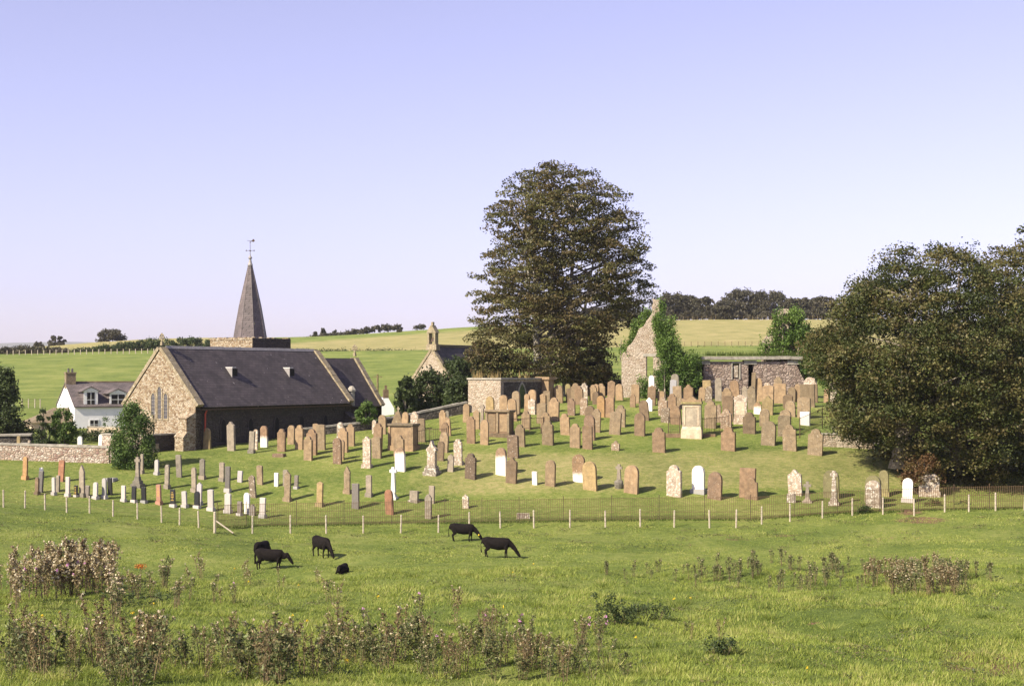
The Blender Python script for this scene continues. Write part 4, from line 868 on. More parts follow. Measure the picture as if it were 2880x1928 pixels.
# ------------------------------------------------------------------ gravestones
WIN = {1:(0,1180), 2:(500,1140), 3:(1000,1100), 4:(1300,1020), 5:(1800,1020), 6:(1500,1200), 7:(2100,1160)}
ROW = {'A':'the front row by the left fence','B':'the scattered row behind the left front row','V':'the stones behind the rubble wall',
 'C':'the row along the dark church wall','D':'the row before the church wall row','E':'the row beside the plain table tomb','F':'the lower lawn before the white cross',
 'G':'the row along the foot of the bank','Hh':'the row on the crest of the bank','I':'the stones around the panelled tomb','J':'the back row under the beech',
 'K':'the crowded rows before the beech row','L':'the back row below the ruins','N':'the second row below the ruins','O':'the third row below the ruins','Q':'the row before the railed monument'}
DATA = '''
1 235 315 415 660 round ora p B
1 408 480 570 800 flat dgr - B
1 438 482 535 640 flat whi - B
1 375 440 640 825 round brown p A
1 565 620 640 830 round lgr p A
1 612 662 620 795 seg gre - B
1 628 710 450 680 seg red - B
1 712 775 640 850 flat lgr p A
1 810 860 728 850 seg blk pg A
1 858 950 505 850 peaked gre p B
1 930 985 735 860 flat dgr - A
1 1008 1088 698 875 round lgr p A
1 1112 1180 650 870 round lgr p A
1 1182 1240 645 830 seg blk - B
1 1325 1388 728 900 flat lgr p A
1 1435 1503 735 910 flat blk p A
1 1545 1617 748 915 flat blk p A
1 1540 1580 385 595 flat gre p B
1 1688 1755 450 608 round lgr p B
1 1708 1785 722 935 seg pin pg A
1 1795 1872 505 760 gothic gre p B
1 1862 1938 770 960 flat blk pg A
1 1933 2005 395 635 flat gre - B
1 1988 2070 792 965 seg lgr p A
1 2095 2170 530 795 gothic gre p B
1 2182 2260 435 655 gable gre p B
1 2120 2205 795 975 round blk p A
1 2150 2225 700 940 ogee lav p B
2 318 410 930 1160 seg lgr p A
1 845 920 190 318 round whi - V
1 1078 1140 170 318 gothic whi - V
1 180 232 185 300 round yel - V
1 305 335 230 305 ogee gre - V
2 445 525 635 835 seg gre p B
2 508 585 680 955 seg dgr p B
2 648 715 728 845 flat lav - B
2 785 875 770 1010 gable mot l B
2 862 945 665 870 seg grb - B
2 503 600 965 1185 gable lgr p A
2 640 715 1060 1210 flat dgr p A
2 722 800 965 1190 gothic whi - A
2 778 855 1090 1210 ogee dgr - A
2 885 975 1020 1235 flat lgr p A
2 1055 1110 750 890 flat whi - F
2 1150 1215 715 890 seg gre - F
2 1155 1250 740 1055 ogee grb p F
2 1270 1330 775 915 flat dgr p F
2 1512 1605 840 1110 gable yel p F
2 1815 1905 680 970 peaked grb p F
2 1905 2000 865 1135 flat dgr - F
3 105 190 930 1160 seg gre p F
3 325 430 1085 1354 gothic red - F
2 265 375 255 480 round yel l C
2 535 645 185 500 ogee gre - C
2 768 850 290 525 flat gre p C
2 825 885 270 490 round mow - C
2 900 998 230 460 round wb1 - C
2 1085 1195 265 510 shoulder brown - C
2 1195 1290 225 430 round tan - C
2 1280 1390 220 485 shoulder tan - C
2 1405 1540 265 545 shoulder brown - D
2 1375 1490 345 605 shoulder tan - D
2 1478 1550 205 440 seg tan - C
2 1520 1630 215 490 seg grb - C
2 1738 1822 190 450 gothic mow - C
2 1755 1880 250 515 shoulder tan - D
2 1845 1950 210 450 shoulder tan - C
2 1700 1810 365 645 round mob - D
2 1745 1832 385 600 round tan - D
2 2020 2135 345 685 ogee mow p D
3 178 295 515 740 seg grb - D
3 185 300 360 670 shoulder brown - E
3 178 235 325 470 gothic mow - E
3 250 345 268 475 round tan - E
3 500 585 235 430 round tan - E
3 600 700 230 430 shoulder mow - E
3 680 775 305 560 seg tan - E
3 415 545 490 720 shoulder tan - D
3 430 555 630 880 round wb2 - G
3 893 975 560 768 round brown - G
3 912 1025 455 672 gothic grb - E
3 930 1022 350 570 shoulder brown - E
3 975 1057 290 492 gable tan - E
3 918 1003 213 440 shoulder tan - E
3 985 1032 225 360 round gre - E
3 1003 1080 695 885 ogee gre - G
3 1070 1185 535 810 shoulder mow p G
3 1195 1330 690 965 shoulder mob - G
3 1175 1255 145 345 round tan - I
3 1218 1322 280 575 shoulder brown - I
3 1290 1370 215 420 gable tan - I
3 1365 1465 320 590 gothic tan - I
3 1430 1530 55 240 gothic yel - J
4 410 510 352 520 round tan - J
4 545 640 308 500 round grb - J
4 510 612 398 640 round tan - K
4 490 580 450 600 gable mow - K
3 1755 1870 370 610 shoulder tan - I
4 650 755 535 735 shoulder tan - K
4 495 630 800 1045 seg mob - Hh
3 1535 1665 635 925 gothic wb2 - G
3 1645 1775 730 1010 ogee brown - G
3 1938 2000 892 1030 flat whi - G
3 2078 2198 765 1045 gothic tan - G
3 1172 1250 1145 1290 ogee mow - F
3 755 840 1140 1402 shoulder gre - F
3 800 872 1048 1235 flat gre - F
3 580 705 1105 1220 flat gre p F
4 677 738 340 525 round tan - K
4 722 820 293 520 round tan - J
4 722 812 400 570 gable mow - K
4 815 930 450 670 seg tan - K
4 858 970 555 780 shoulder tan - K
4 875 1010 640 905 shoulder tan - Hh
4 885 970 305 470 seg tan - J
4 850 920 335 450 gable tan - J
4 940 1068 390 640 shoulder tan - K
4 1008 1112 250 445 round tan - J
4 1140 1205 238 425 gothic grn - J
4 1137 1230 285 440 seg brown - J
4 1195 1300 230 445 shoulder tan - J
4 1235 1335 260 465 shoulder brown - J
4 1300 1385 230 420 shoulder mow - J
4 1155 1245 395 580 shoulder mob - K
4 1078 1190 565 795 shoulder tan - K
4 1290 1380 390 575 gothic mot - K
4 1180 1300 675 935 shoulder tan - Hh
4 1320 1435 695 950 seg brown - Hh
4 1340 1465 580 850 round mob - Hh
4 1345 1450 480 640 round brown - K
4 1420 1520 510 765 shoulder grb - K
4 1395 1480 248 420 shoulder tan - J
4 1440 1500 232 400 round tan - J
4 1480 1575 225 400 shoulder tan - J
4 1430 1505 325 460 round brown - J
4 1480 1570 370 600 gothic ora - K
4 1570 1675 385 605 seg brown - K
4 1590 1677 200 430 gable brown - J
4 1685 1770 230 405 round tan - J
4 1680 1795 470 705 shoulder grb - K
4 1610 1740 545 790 seg grb - Hh
4 1890 2010 560 805 round brown - Hh
4 1635 1730 862 965 ogee mot - Hh
5 138 282 715 985 shoulder brown - Q
4 1855 1948 240 450 seg tan - L
4 1840 1905 350 490 shoulder brown - N
5 0 105 420 635 round brown l N
5 97 160 138 320 gothic whi - L
5 80 172 255 470 gable brown - L
5 65 138 390 530 ogee whi - N
5 190 270 318 470 seg tan - L
5 203 308 385 590 shoulder mot - N
5 230 330 500 660 seg mot - O
5 340 430 120 370 gothic gre - L
5 325 400 185 380 seg lav - L
5 365 465 265 500 flat grb - L
5 480 585 235 400 ogee brown - L
5 305 403 345 520 shoulder brown - N
5 340 460 480 680 gothic brown - O
5 640 715 265 390 gothic tan - L
5 715 792 265 440 round mot - L
5 695 785 190 300 flat yel - L
5 825 900 165 385 round gre l L
5 838 890 465 660 shoulder mot - O
5 705 838 425 720 shoulder grb - O
5 900 1012 280 470 shoulder tan - L
5 905 1025 370 650 flat brown - N
5 889 1005 515 730 shoulder mot - O
5 1000 1100 188 370 round brown l L
5 1110 1185 255 400 shoulder gre - L
5 1190 1275 265 520 shoulder grb - N
5 1215 1262 105 290 flat tan - L
5 1270 1345 165 375 gothic tan - L
5 1346 1465 255 480 seg tan - N
5 1360 1450 215 330 round mow - L
5 1340 1460 370 575 ogee yel - O
5 1250 1330 435 565 shoulder wb3 - O
5 1470 1600 235 450 flat tan - N
5 1468 1555 150 300 shoulder grb - L
5 1575 1675 345 505 gable brown - N
5 1625 1705 265 410 round tan - L
5 1690 1775 230 410 shoulder tan - L
5 1770 1915 245 485 flat tan - N
5 1797 1925 155 320 round mow - L
5 1905 1953 240 440 flat brown - L
5 1600 1705 425 595 gothic grb - O
5 1735 1865 385 610 seg grb - O
5 1765 1862 548 690 flat whi - O
5 1313 1420 515 700 gothic grb - Q
5 1135 1268 550 780 shoulder brown - Q
5 1540 1655 520 750 round grb - Q
5 1515 1648 585 810 seg grb - Q
5 1335 1480 648 908 round grb - Q
5 1575 1718 692 968 shoulder grb - Q
5 1845 1998 730 1015 shoulder grb - Q
5 895 1045 712 968 shoulder brown - Q
5 2080 2160 155 310 round mow - L
5 2015 2065 285 345 seg tan - L
6 435 580 315 610 round wb3 - G
6 545 705 385 695 gothic yel - G
6 993 1153 430 730 gothic tan - G
6 1468 1628 425 765 shoulder mow - G
6 1737 1890 435 730 gothic whi p G
6 1915 2065 500 795 gothic mob - G
7 -78 90 620 940 flat brown - G
7 -20 122 720 955 shoulder brown - G
7 465 607 630 905 ogee mow - G
7 850 1012 640 940 gothic grn - G
7 1305 1450 695 990 round grn - G
7 1318 1468 750 1045 round mow - G
7 1455 1560 645 920 gothic grn p G
7 1705 1825 725 985 round whi p G
'''
MATW = {'tan':'tan sandstone','brown':'brown sandstone','red':'red sandstone','yel':'yellowish','ora':'orange sandstone','gre':'grey stone','grb':'grey-brown','lgr':'pale granite','lav':'lavender-grey','dgr':'dark grey',
 'blk':'black granite','whi':'white','mot':'mottled brown','mow':'white-lichened','mob':'speckled brown','grn':'greenish yellow','pin':'red granite','wb1':'tan, white-footed','wb2':'white, brown-topped','wb3':'brown, pale-footed'}
SHW = {'round':'round-topped','seg':'low-arched','gothic':'pointed','flat':'flat-topped','gable':'gabled','shoulder':'shouldered','ogee':'curvy-topped','peaked':'steep-peaked'}
ORD = ['first','second','third','fourth','fifth','sixth','seventh','eighth','ninth','tenth','eleventh','twelfth','thirteenth','fourteenth','fifteenth','sixteenth','seventeenth','eighteenth','nineteenth','twentieth',
 'twenty-first','twenty-second','twenty-third','twenty-fourth','twenty-fifth','twenty-sixth','twenty-seventh','twenty-eighth','twenty-ninth','thirtieth']
def profile(shape, w, h):
    a = w/2; pr = [(a, 0)]; arc = lambda cx, cz, r, t0, t1, n, sx=1.0: [(cx+r*sx*math.cos(t0+(t1-t0)*k/n), cz+r*math.sin(t0+(t1-t0)*k/n)) for k in range(n+1)]
    if shape == 'round': pr += arc(0, h-a, a, 0, math.pi/2, 8)
    elif shape == 'seg': z = h-.30*a; pr += [(a, z)]+[(a*math.cos(t), z+.30*a*math.sin(t)) for t in np.linspace(.25, math.pi/2, 6)]
    elif shape == 'gothic':
        zs = h-1.25*a; pr += [(a, zs)]; rr_ = 1.28*a; 
        for k in range(1, 8): t = k/7; pr.append((a*(1-t**1.9), zs+1.25*a*(1-(1-t)**1.9)**.75 if 0 else zs+1.25*a*math.sin(t*math.pi/2)**.9))
    elif shape == 'gable': pr += [(a, h-.55*a), (0, h)]
    elif shape == 'peaked': pr += [(a, h*.70), (a*1.12, h*.71), (a*1.05, h*.75), (a*.55, h*.88), (a*.2, h*.96), (0, h)]
    elif shape == 'flat': pr += [(a, h-.03), (a-.03, h), (0, h)]
    elif shape == 'shoulder': zs = h-.85*a; pr += [(a, zs), (a*.93, zs+.10*a), (a*.78, zs+.16*a), (a*.68, zs+.18*a)]+[(.66*a*math.cos(t), zs+.2*a+.65*a*math.sin(t)) for t in np.linspace(.2, math.pi/2, 6)]
    elif shape == 'ogee': zs = h-.95*a; pr += [(a, zs), (a*.97, zs+.18*a), (a*.78, zs+.30*a), (a*.55, zs+.40*a), (a*.38, zs+.62*a), (a*.2, zs+.86*a), (0, h)]
    if pr[-1][0] > 1e-4: pr.append((0, h))
    left = [(-x, z) for x, z in reversed(pr[:-1])]
    return pr+left
GR = 'gravestones in the churchyard'
stones = []
for ln in DATA.strip().split('\n'):
    w_, x0, x1, yt, yb, sh, mt, fl, row = ln.split(); ox, oy = WIN[int(w_)]; s = 1/3.9033
    stones.append(dict(x0=ox+float(x0)*s, x1=ox+float(x1)*s, yt=oy+float(yt)*s, yb=oy+float(yb)*s, sh=sh, mt=mt, fl=fl, row=row))
cnt = {}
for st in sorted(stones, key=lambda q: q['x0']+q['x1']):
    k = cnt.get(st['row'], 0); cnt[st['row']] = k+1; st['n'] = k
rs = random.Random(5)
def ground_for(px, py):
    x, y, z = hit(px, py, 89.5); lim = 125.8 if 1310 < px < 1550 else 136.5
    if y > lim: y = lim; x = (px-CX)/F*y; z = gz(x, y)
    return x, y, z
for st in stones:
    cxp = (st['x0']+st['x1'])/2
    x, y, z = ground_for(cxp, st['yb']-1.0)
    sc = y/F; hgt = max(.25, (st['yb']-st['yt'])*sc); hgt += abs(H-(st['yb']-HY)/F*y-z); w = (st['x1']-st['x0'])*sc*0.97; th = min(.25, max(.14, w*.27))
    ang = -R(28+rs.uniform(-5, 6))
    tv_ = -ang+math.atan((cxp-CX)/F); w = max(.25, (w-th*math.sin(tv_))/math.cos(tv_)*1.02)
    lean = rs.gauss(0, .034)+(-.07 if 'l' in st['fl'] else 0)
    label = '%s %s headstone, %s from left among %s' % (MATW[st['mt']], SHW[st['sh']], ORD[st['n']], ROW[st['row']]) if st['row'] in 'VI' else '%s %s headstone, %s from left in %s' % (MATW[st['mt']], SHW[st['sh']], ORD[st['n']], ROW[st['row']])
    plinth = 'p' in st['fl']
    if plinth:
        t = thing('gravestone', label, 'gravestone', (x, y, z), ang, GR); t.rotation_euler = (rs.gauss(0,.02), lean*.3, ang)
        ph = min(.26, .17*hgt); pw = w*.5; sw = w*.86
        sb = MB().prism([(a, b_+ph) for a, b_ in profile(st['sh'], sw, hgt-ph)], -th/2, th/2, 'y', .012)
        so_ = obj('slab', sb, st['mt'], t); so_.rotation_euler = (0, lean*.3, 0)
        obj('plinth', MB().box(-pw*1.06, pw*1.06, -th*1.1, th*1.1, -.2, ph-.002, taper=.015), 'lgr' if st['mt'] in ('blk', 'dgr', 'whi', 'lgr') else ('mow' if st['mt'] == 'mow' else st['mt']), t)
        if 'g' in st['fl']:
            ib = MB(); zc = hgt*.84
            for k in range(6): q = sw*rs.uniform(.14,.34); ib.box(-q, q, -th/2-.006, -th/2-.001, zc-.03-k*.105, zc-.0-k*.105)
            obj('inscription', ib, 'gold', t)
    else:
        ob = obj('gravestone', MB().prism([(a, b_ if b_ > .01 else -.25) for a, b_ in profile(st['sh'], w, hgt)], -th/2, th/2, 'y', .014), st['mt'])
        ob.location = (x, y, z); ob.rotation_euler = (rs.gauss(0, .03), lean, ang); tag(ob, label, 'gravestone', GR)
# ---- crosses
def cross(px, pyt, pyb, wpx, mat, label, celtic=False, base='step', rock=False, foot=.34, bw=1.0):
    x, y, z = ground_for(px, pyb); h = (pyb-pyt)/F*y; w = wpx/F*y; t = thing('stone_cross', label, 'cross', (x, y, z), -R(20), GR); bh = h*foot
    zc = h-w*.55; r = .075+.02*h; mb = MB().prism([(-r*1.35,bh),(r*1.35,bh),(r*.85,zc),(-r*.85,zc)], -r*.8, r*.8, 'y', .01).box(-r*.9, r*.9, -r*.79, r*.79, zc-.02, h).box(-w/2, w/2, -r*.78, r*.78, zc-r*.85, zc+r*.85)
    if celtic:
        n = 14; mb.tube([(w*.34*math.cos(2*math.pi*k/n), 0, zc+w*.34*math.sin(2*math.pi*k/n)) for k in range(n+1)], r*.5, 6)
    obj('cross', mb, mat, t); bb = MB()
    if rock:
        bb.sphere((0,0,bh*.45), bh*.62, (.95,.7,1), 9, 6); random.seed(9); bb.v = [(a+random.uniform(-.05,.05), b_+random.uniform(-.05,.05), c+random.uniform(-.05,.05)) for a, b_, c in bb.v]
    else:
        W3 = w*.62*bw; bb.box(-W3, W3, -W3*.8, W3*.8, -.2, bh*.3).box(-W3*.74, W3*.74, -W3*.6, W3*.6, bh*.3+.001, bh*.62, taper=.02).box(-W3*.5, W3*.5, -W3*.42, W3*.42, bh*.62+.001, bh*1.01, taper=.03)
    obj('plinth', bb, mat, t); return t
g_ = lambda w_, x, y: (WIN[w_][0]+x/3.9033, WIN[w_][1]+y/3.9033)
a, b_ = g_(1, 1512, 410); c, d = g_(1, 1512, 735); cross(a, b_, d, 17, 'gre', 'tall grey ringed cross on stepped base in front of the green bush', True, bw=1.5)
a, b_ = g_(3, 415, 830); c, d = g_(3, 415, 1180); cross(a, b_, d, 21, 'whi', 'tall bright white cross on stepped base, centre of the lower lawn', True, foot=.2, bw=.9)
a, b_ = g_(6, 940, 410); c, d = g_(6, 940, 675); cross(a, b_, d, 18, 'gre', 'grey latin cross standing on a rough rock base at the bank foot', False, rock=True, foot=.36)
a, b_ = g_(7, 667, 755); c, d = g_(7, 667, 985); cross(a, b_, d, 21, 'gre', 'small pale grey cross right of the white curvy-topped headstone', False, foot=.25)
a, b_ = g_(7, 958, 640); c, d = g_(7, 958, 1015); cross(a, b_, d, 20, 'mow', 'pale ringed cross on square plinth in front of a greenish headstone', True, foot=.30, bw=1.2)
a, b_ = g_(3, 1392, 148); c, d = g_(3, 1392, 480); cross(a, b_, d, 13, 'gre', 'slender pale cross touching the left side of the panelled tomb', False, foot=.2)
x, y, z = at(430, 1255, 113); cxs = thing('stone_cross', 'yellow-grey ringed cross rising over the shaded enclosure before the church gable', 'cross', (x-.2, 113.6, 3.4), -R(20), GR)
obj('cross', MB().box(-.12,.12,-.1,.1,0,3.3).box(-.36,.36,-.09,.09,2.7,2.9).tube([(.26*math.cos(k*.449), 0, 2.8+.26*math.sin(k*.449)) for k in range(15)], .06, 5), 'coping', cxs); obj('plinth', MB().box(-.45,.45,-.4,.4,-.4,1.0,taper=.06), 'gre', cxs)
# ---- larger monuments
def place(px, pyb, rz=-22): x, y, z = ground_for(px, pyb); return x, y, z, y/F, R(rz)
def railing(par_or_label, pts, h, name='iron_railing', gap=.14, r=.011, top=2, spear=True, grp=None):
    o = Vector(pts[0]); t = thing(name, par_or_label, 'railing', tuple(o), 0, grp)
    for a, b_ in zip(pts[:-1], pts[1:]):
        A = Vector(a)-o; B = Vector(b_)-o; L = (B-A).length; n = max(2, int(L/gap)); pn = MB()
        for k in range(1, n): q = A.lerp(B, k/n); pn.box(q.x-r, q.x+r, q.y-r, q.y+r, q.z-.02, q.z+h+(.07 if spear else 0))
        for hh in ([.12, h] if top == 2 else [.1, h*.5, h]): 
            pn.tube([(A.x,A.y,A.z+hh),(B.x,B.y,B.z+hh)], r*1.5, 4)
        obj('railing_panel', pn, 'iron', t)
    for p in pts: q = Vector(p)-o; obj('post', MB().box(q.x-.03, q.x+.03, q.y-.03, q.y+.03, q.z-.2, q.z+h+.12), 'iron', t)
    return t
# table tomb W3 365-690 x 355-640
px, pb = g_(3, 525, 640); x, y, z, s, a = place(px, pb); w = 310/3.9*s; h = 285/3.9*s
t = thing('table_tomb', 'plain tan sandstone table tomb with grey slab lid, left middle of the graveyard', 'tomb', (x, y, z), a, 'large tombs')
obj('body', MB().box(-w/2+.1, w/2-.1, -.45, .6, -.3, h-.22), 'tan', t); obj('lid', MB().box(-w/2, w/2, -.6, .75, h-.14, h).box(-w/2+.06, w/2-.06, -.53, .68, h-.219, h-.141), 'grb', t)
obj('plinth', MB().box(-w/2, w/2, -.55, .7, -.3, .32), 'tan', t); obj('pilaster', MB().box(-w/2+.02, -w/2+.2, -.52, -.4, .321, h-.221), 'tan', t); obj('pilaster', MB().box(w/2-.2, w/2-.02, -.52, -.4, .321, h-.221), 'tan', t)
xx = x+w/2*math.cos(a)
railing('rusty iron railing with kerb right of the plain table tomb', [(xx+.1, y+.1, z+.25), (xx+1.0, y+.6, z+.4), (xx+2.3, y+.4, z+.4)], 1.15)
# pediment with cross finial behind the table tomb
px, pb = g_(3, 470, 420); x, y, z, s, a = place(px, pb); h = 255/3.9*s
t = thing('monument', 'steep tan pediment monument topped by tiny cross, behind the plain table tomb', 'monument', (x, y, z), a, 'large tombs')
obj('pediment', MB().prism([(-.55,-.3),(.55,-.3),(.55,h*.30),(.16,h*.78),(-.16,h*.78),(-.55,h*.30)], -.2, .25, 'y', .02), 'tan', t); obj('finial', MB().box(-.05,.05,-.05,.05,h*.78,h).box(-.14,.14,-.045,.045,h*.88,h*.93), 'coping', t)
# panelled tomb W3 1420-1740 x 205-500
px, pb = g_(3, 1575, 495); x, y, z, s, a = place(px, pb); w = 290/3.9*s; h = 290/3.9*s
t = thing('table_tomb', 'large panelled brown sandstone tomb with two recessed panels and cornice', 'tomb', (x, y, z), a, 'large tombs')
obj('body', MB().box(-w/2+.08, w/2-.08, -.3, .75, -.3, h-.2), 'brown', t); obj('cornice', MB().box(-w/2-.04, w/2+.04, -.5, .9, h-.13, h).box(-w/2, w/2, -.42, .85, h-.199, h-.131), 'grb', t)
for q in (-w/2+.12, 0, w/2-.12): obj('pilaster', MB().box(q-.09, q+.09, -.40, -.302, .30, h-.2), 'grb', t)
obj('plinth', MB().box(-w/2, w/2, -.42, .85, -.3, .28), 'brown', t)
for q in (-w/4, w/4): obj('panel', MB().box(q-w*.16, q+w*.16, -.33, -.302, .40, h-.38), 'tan', t)
xx = x+w/2*math.cos(a)
railing('low rusty railing right of the large panelled tomb', [(xx+.15, y+.0, z+.5), (xx+1.5, y+.3, z+.55), (xx+2.6, y+.9, z+.55)], .9)
# tall pale monument W5 450-690 x 360-830
px, pb = g_(5, 568, 825); x, y, z, s, a = place(px, pb, -14); w = 228/3.9*s; h = 465/3.9*s
t = thing('monument', 'tall cream sandstone monument with recessed panel and gabled green-stained top', 'monument', (x, y, z), a, 'large tombs')
obj('body', MB().box(-w*.44, w*.44, -.25, .5, h*.27, h*.80), 'cream', t); obj('plinth', MB().box(-w*.5, w*.5, -.42, .65, -.3, h*.20, taper=.02).box(-w*.47, w*.47, -.34, .58, h*.201, h*.268, taper=.05), 'cream', t)
obj('panel_frame', MB().box(-w*.36, -w*.30, -.29, -.252, h*.30, h*.76).box(w*.30, w*.36, -.29, -.252, h*.30, h*.76).box(-w*.30, w*.30, -.29, -.252, h*.73, h*.76), 'cream', t)
obj('cornice', MB().box(-w*.5, w*.5, -.36, .6, h*.801, h*.85), 'grn', t)
obj('pediment', MB().prism([(-w*.48,h*.851),(w*.48,h*.851),(w*.46,h*.93),(w*.26,h*.89),(0,h),(-w*.26,h*.89),(-w*.46,h*.93)], -.28, .4, 'y'), 'tan', t)
rr_ = thing
xa = x-w*.5
railing('iron railing enclosing the plot behind the tall cream monument', [(xa-1.0, y+.3, z+.35), (xa-.1, y+.3, z+.35)], 1.25)
xb = x+w*.52
railing('black iron railing right of the tall cream monument', [(xb+.1, y+.6, z+.30), (xb+1.1, y+.8, z+.35), (xb+2.3, y+1.3, z+.5)], 1.2)
kb = thing('grave_kerb', 'low brown stone kerb joining the tall cream monument and its railing', 'kerb', (x, y, z)); obj('kerb', MB().box(-w*.5-1.2, -w*.5-.05, .1, .4, -.1, .35).box(w*.5+.1, w*.5+1.1, .3, .6, -.1, .30), 'brown', kb)
# pale gabled monument W5 1030-1185 x 345-670
px, pb = g_(5, 1105, 668); x, y, z, s, a = place(px, pb, -14); w = 152/3.9*s; h = 322/3.9*s
t = thing('monument', 'whitish gable-topped monument on double plinth among the brown stones', 'monument', (x, y, z), a, 'large tombs')
obj('body', MB().prism([(-w*.46,h*.24),(w*.46,h*.24),(w*.46,h*.82),(w*.5,h*.84),(w*.5,h*.88),(0,h),(-w*.5,h*.88),(-w*.5,h*.84),(-w*.46,h*.82)], -.2, .25, 'y', .02), 'mow', t)
obj('plinth', MB().box(-w*.5, w*.5, -.34, .4, -.3, h*.12).box(-w*.48, w*.48, -.28, .34, h*.121, h*.238), 'mow', t); obj('panel', MB().box(-w*.30, w*.30, -.222, -.203, h*.30, h*.74), 'cream', t)
# pale monument on steps W3 750-930 x 540-915
px, pb = g_(3, 838, 912); x, y, z, s, a = place(px, pb, -24); w = 165/3.9*s; h = 372/3.9*s
t = thing('monument', 'pale grey shouldered spire-topped monument on stepped base, foot of the bank', 'monument', (x, y, z), a, 'large tombs')
obj('body', MB().prism([(-w*.30,h*.25),(w*.30,h*.25),(w*.30,h*.66),(w*.38,h*.70),(w*.33,h*.76),(w*.14,h*.84),(w*.06,h*.95),(0,h),(-w*.06,h*.95),(-w*.14,h*.84),(-w*.33,h*.76),(-w*.38,h*.70),(-w*.30,h*.66)], -.16, .2, 'y', .02), 'mow', t)
obj('plinth', MB().box(-w*.5, w*.5, -.42, .42, -.2, h*.08).box(-w*.42, w*.42, -.33, .33, h*.081, h*.20, taper=.02).box(-w*.36, w*.36, -.26, .28, h*.201, h*.249), 'mow', t)
# big pale block tomb at right W7 1890-2120 x 700-920
px, pb = g_(7, 2003, 915); x, y, z, s, a = place(px, pb, -12); w = 215/3.9*s; h = 240/3.9*s
t = thing('monument', 'wide whitish weathered tomb slab half under the rusty tree spray at right', 'monument', (x, y, z), a, 'large tombs')
obj('body', MB().prism([(-w/2,.3),(w/2,.3),(w/2,h*.82),(w*.3,h),(-w*.22,h*.97),(-w*.45,h*.9)], -.2, .22, 'y', .02), 'mow', t); obj('plinth', MB().box(-w*.53, w*.53, -.33, .35, -.3, .298), 'mow', t)
# small blocks
def block(w_, x0, x1, yt, yb, mat, label, dep=.35, cat='stone block', name='stone_block'):
    px, pb = g_(w_, (x0+x1)/2, yb); x, y, z = ground_for(px, pb); s = y/F; w = (x1-x0)/3.9*s; h = (yb-yt)/3.9*s
    m_ = MB().box(-w/2, w/2, -dep/2, dep/2, -.15, h, taper=.03); o = obj(name, m_, mat); o.location = (x, y, z); o.rotation_euler = (0, 0, -R(15)); return tag(o, label, cat)
block(1, 1180, 1275, 640, 672, 'lgr', 'low white grave kerb lying behind the black stones, left lawn', .7, 'kerb', 'grave_kerb')
block(2, 1045, 1180, 527, 560, 'mob', 'small rough boulder lying on the grass before the church wall', .6)
block(7, 440, 540, 892, 983, 'mow', 'short broken pale stump left of the small pale grey cross', .4)
px, pb = 1471, 1456; x, y, z = hit(px, pb, 89); o = obj('stone_block', MB().box(-.42, .42, -.2, .2, -.1, .3, taper=.02), 'mow'); o.location = (x, y, z); tag(o, 'low white block lying behind the middle of the railings', 'stone block')
# right low enclosure W7 830-1420 x 160-390
px, pb = g_(7, 840, 385); x, y, z, s, a = place(px, pb); px2 = g_(7, 1420, 385)[0]
t = thing('plot_wall', 'low tan walled grave plot with railings under the left skirt of the dark tree', 'grave plot', (x, y+.4, z)); L = (px2-px)*s
obj('wall', MB().box(0, L, 0, .35, -.4, 1.0).box(0, .35, .36, 3.5, -.4, 1.05), 'ruin', t); obj('coping', MB().box(-.05, L+.05, -.06, .42, 1.003, 1.1), 'slab', t)
railing('tall thin railing above the walled grave plot under the dark tree', [(x-1.6, y+.9, z+.9), (x+.6, y+3.0, z+1.6), (x+L*.5, y+3.0, z+1.6), (x+L, y+3.0, z+1.6)], 1.3)
t = tag(obj('ledger_slab', MB().box(1.3, 5.0, 1.6, 2.6, 1.35, 1.5).box(1.4, 1.7, 1.7, 2.5, .2, 1.349).box(4.6, 4.9, 1.7, 2.5, .2, 1.349), 'slab'), 'flat ledger slab on short legs inside the walled grave plot', 'tomb'); t.location = (x, y+.4, z)
# two thin stakes left of ruin
for px in (1853, 1870):
    x, y, z = at(px, 1105, 138); o = obj('wooden_stake', MB().tube([(0,0,-.3),(0,0,1.0)], .04, 5), 'wood'); o.location = (x, y, gz(x, y)); tag(o, 'thin wooden stake before the ivied ruin, %s of two' % ('left' if px == 1853 else 'right'), 'stake')
# ------------------------------------------------------------------ iron park railing and wooden post fence
def row_pts(lst, off=0.0):
    out = []
    for px, py in lst: x, y, z = hit(px, py, 84); out.append((x, y+off, gz(x, y+off)))
    return out
POSTS = [(-45,1424),(10,1426),(70,1428),(127,1434),(188,1441),(252,1443),(318,1452),(387,1459),(455,1469),(505,1476),(560,1484),(604,1499),(710,1500),(817,1500),(918,1500),(1022,1499),(1127,1499),(1233,1497),(1320,1488),(1408,1485),(1502,1484),(1603,1483),(1703,1482),(1801,1482),(1896,1482),(1996,1484),(2070,1484),(2142,1474),(2222,1466),(2313,1456),(2397,1450),(2483,1446),(2571,1450),(2657,1440),(2725,1438),(2800,1436),(2880,1434),(2950,1432)]
FP = row_pts(POSTS); o0 = Vector(FP[0])
FN = thing('wire_fence', 'fence of pale wooden posts and wire between the field and the graveyard', 'fence', tuple(o0))
for k, p in enumerate(FP):
    q = Vector(p)-o0; big = POSTS[k][0] == 604; hh = 1.28 if big else 1.08+random.uniform(-.05,.06); r = .085 if big else .055; lx = random.gauss(0, .025)
    wm = M['wood']; ob = obj('post', MB().tube([(q.x,q.y,q.z-.4),(q.x+lx,q.y,q.z+hh-.05),(q.x+lx,q.y,q.z+hh)], [r, r*.95, r*.7], 7), 'wood', FN)
wr = MB()
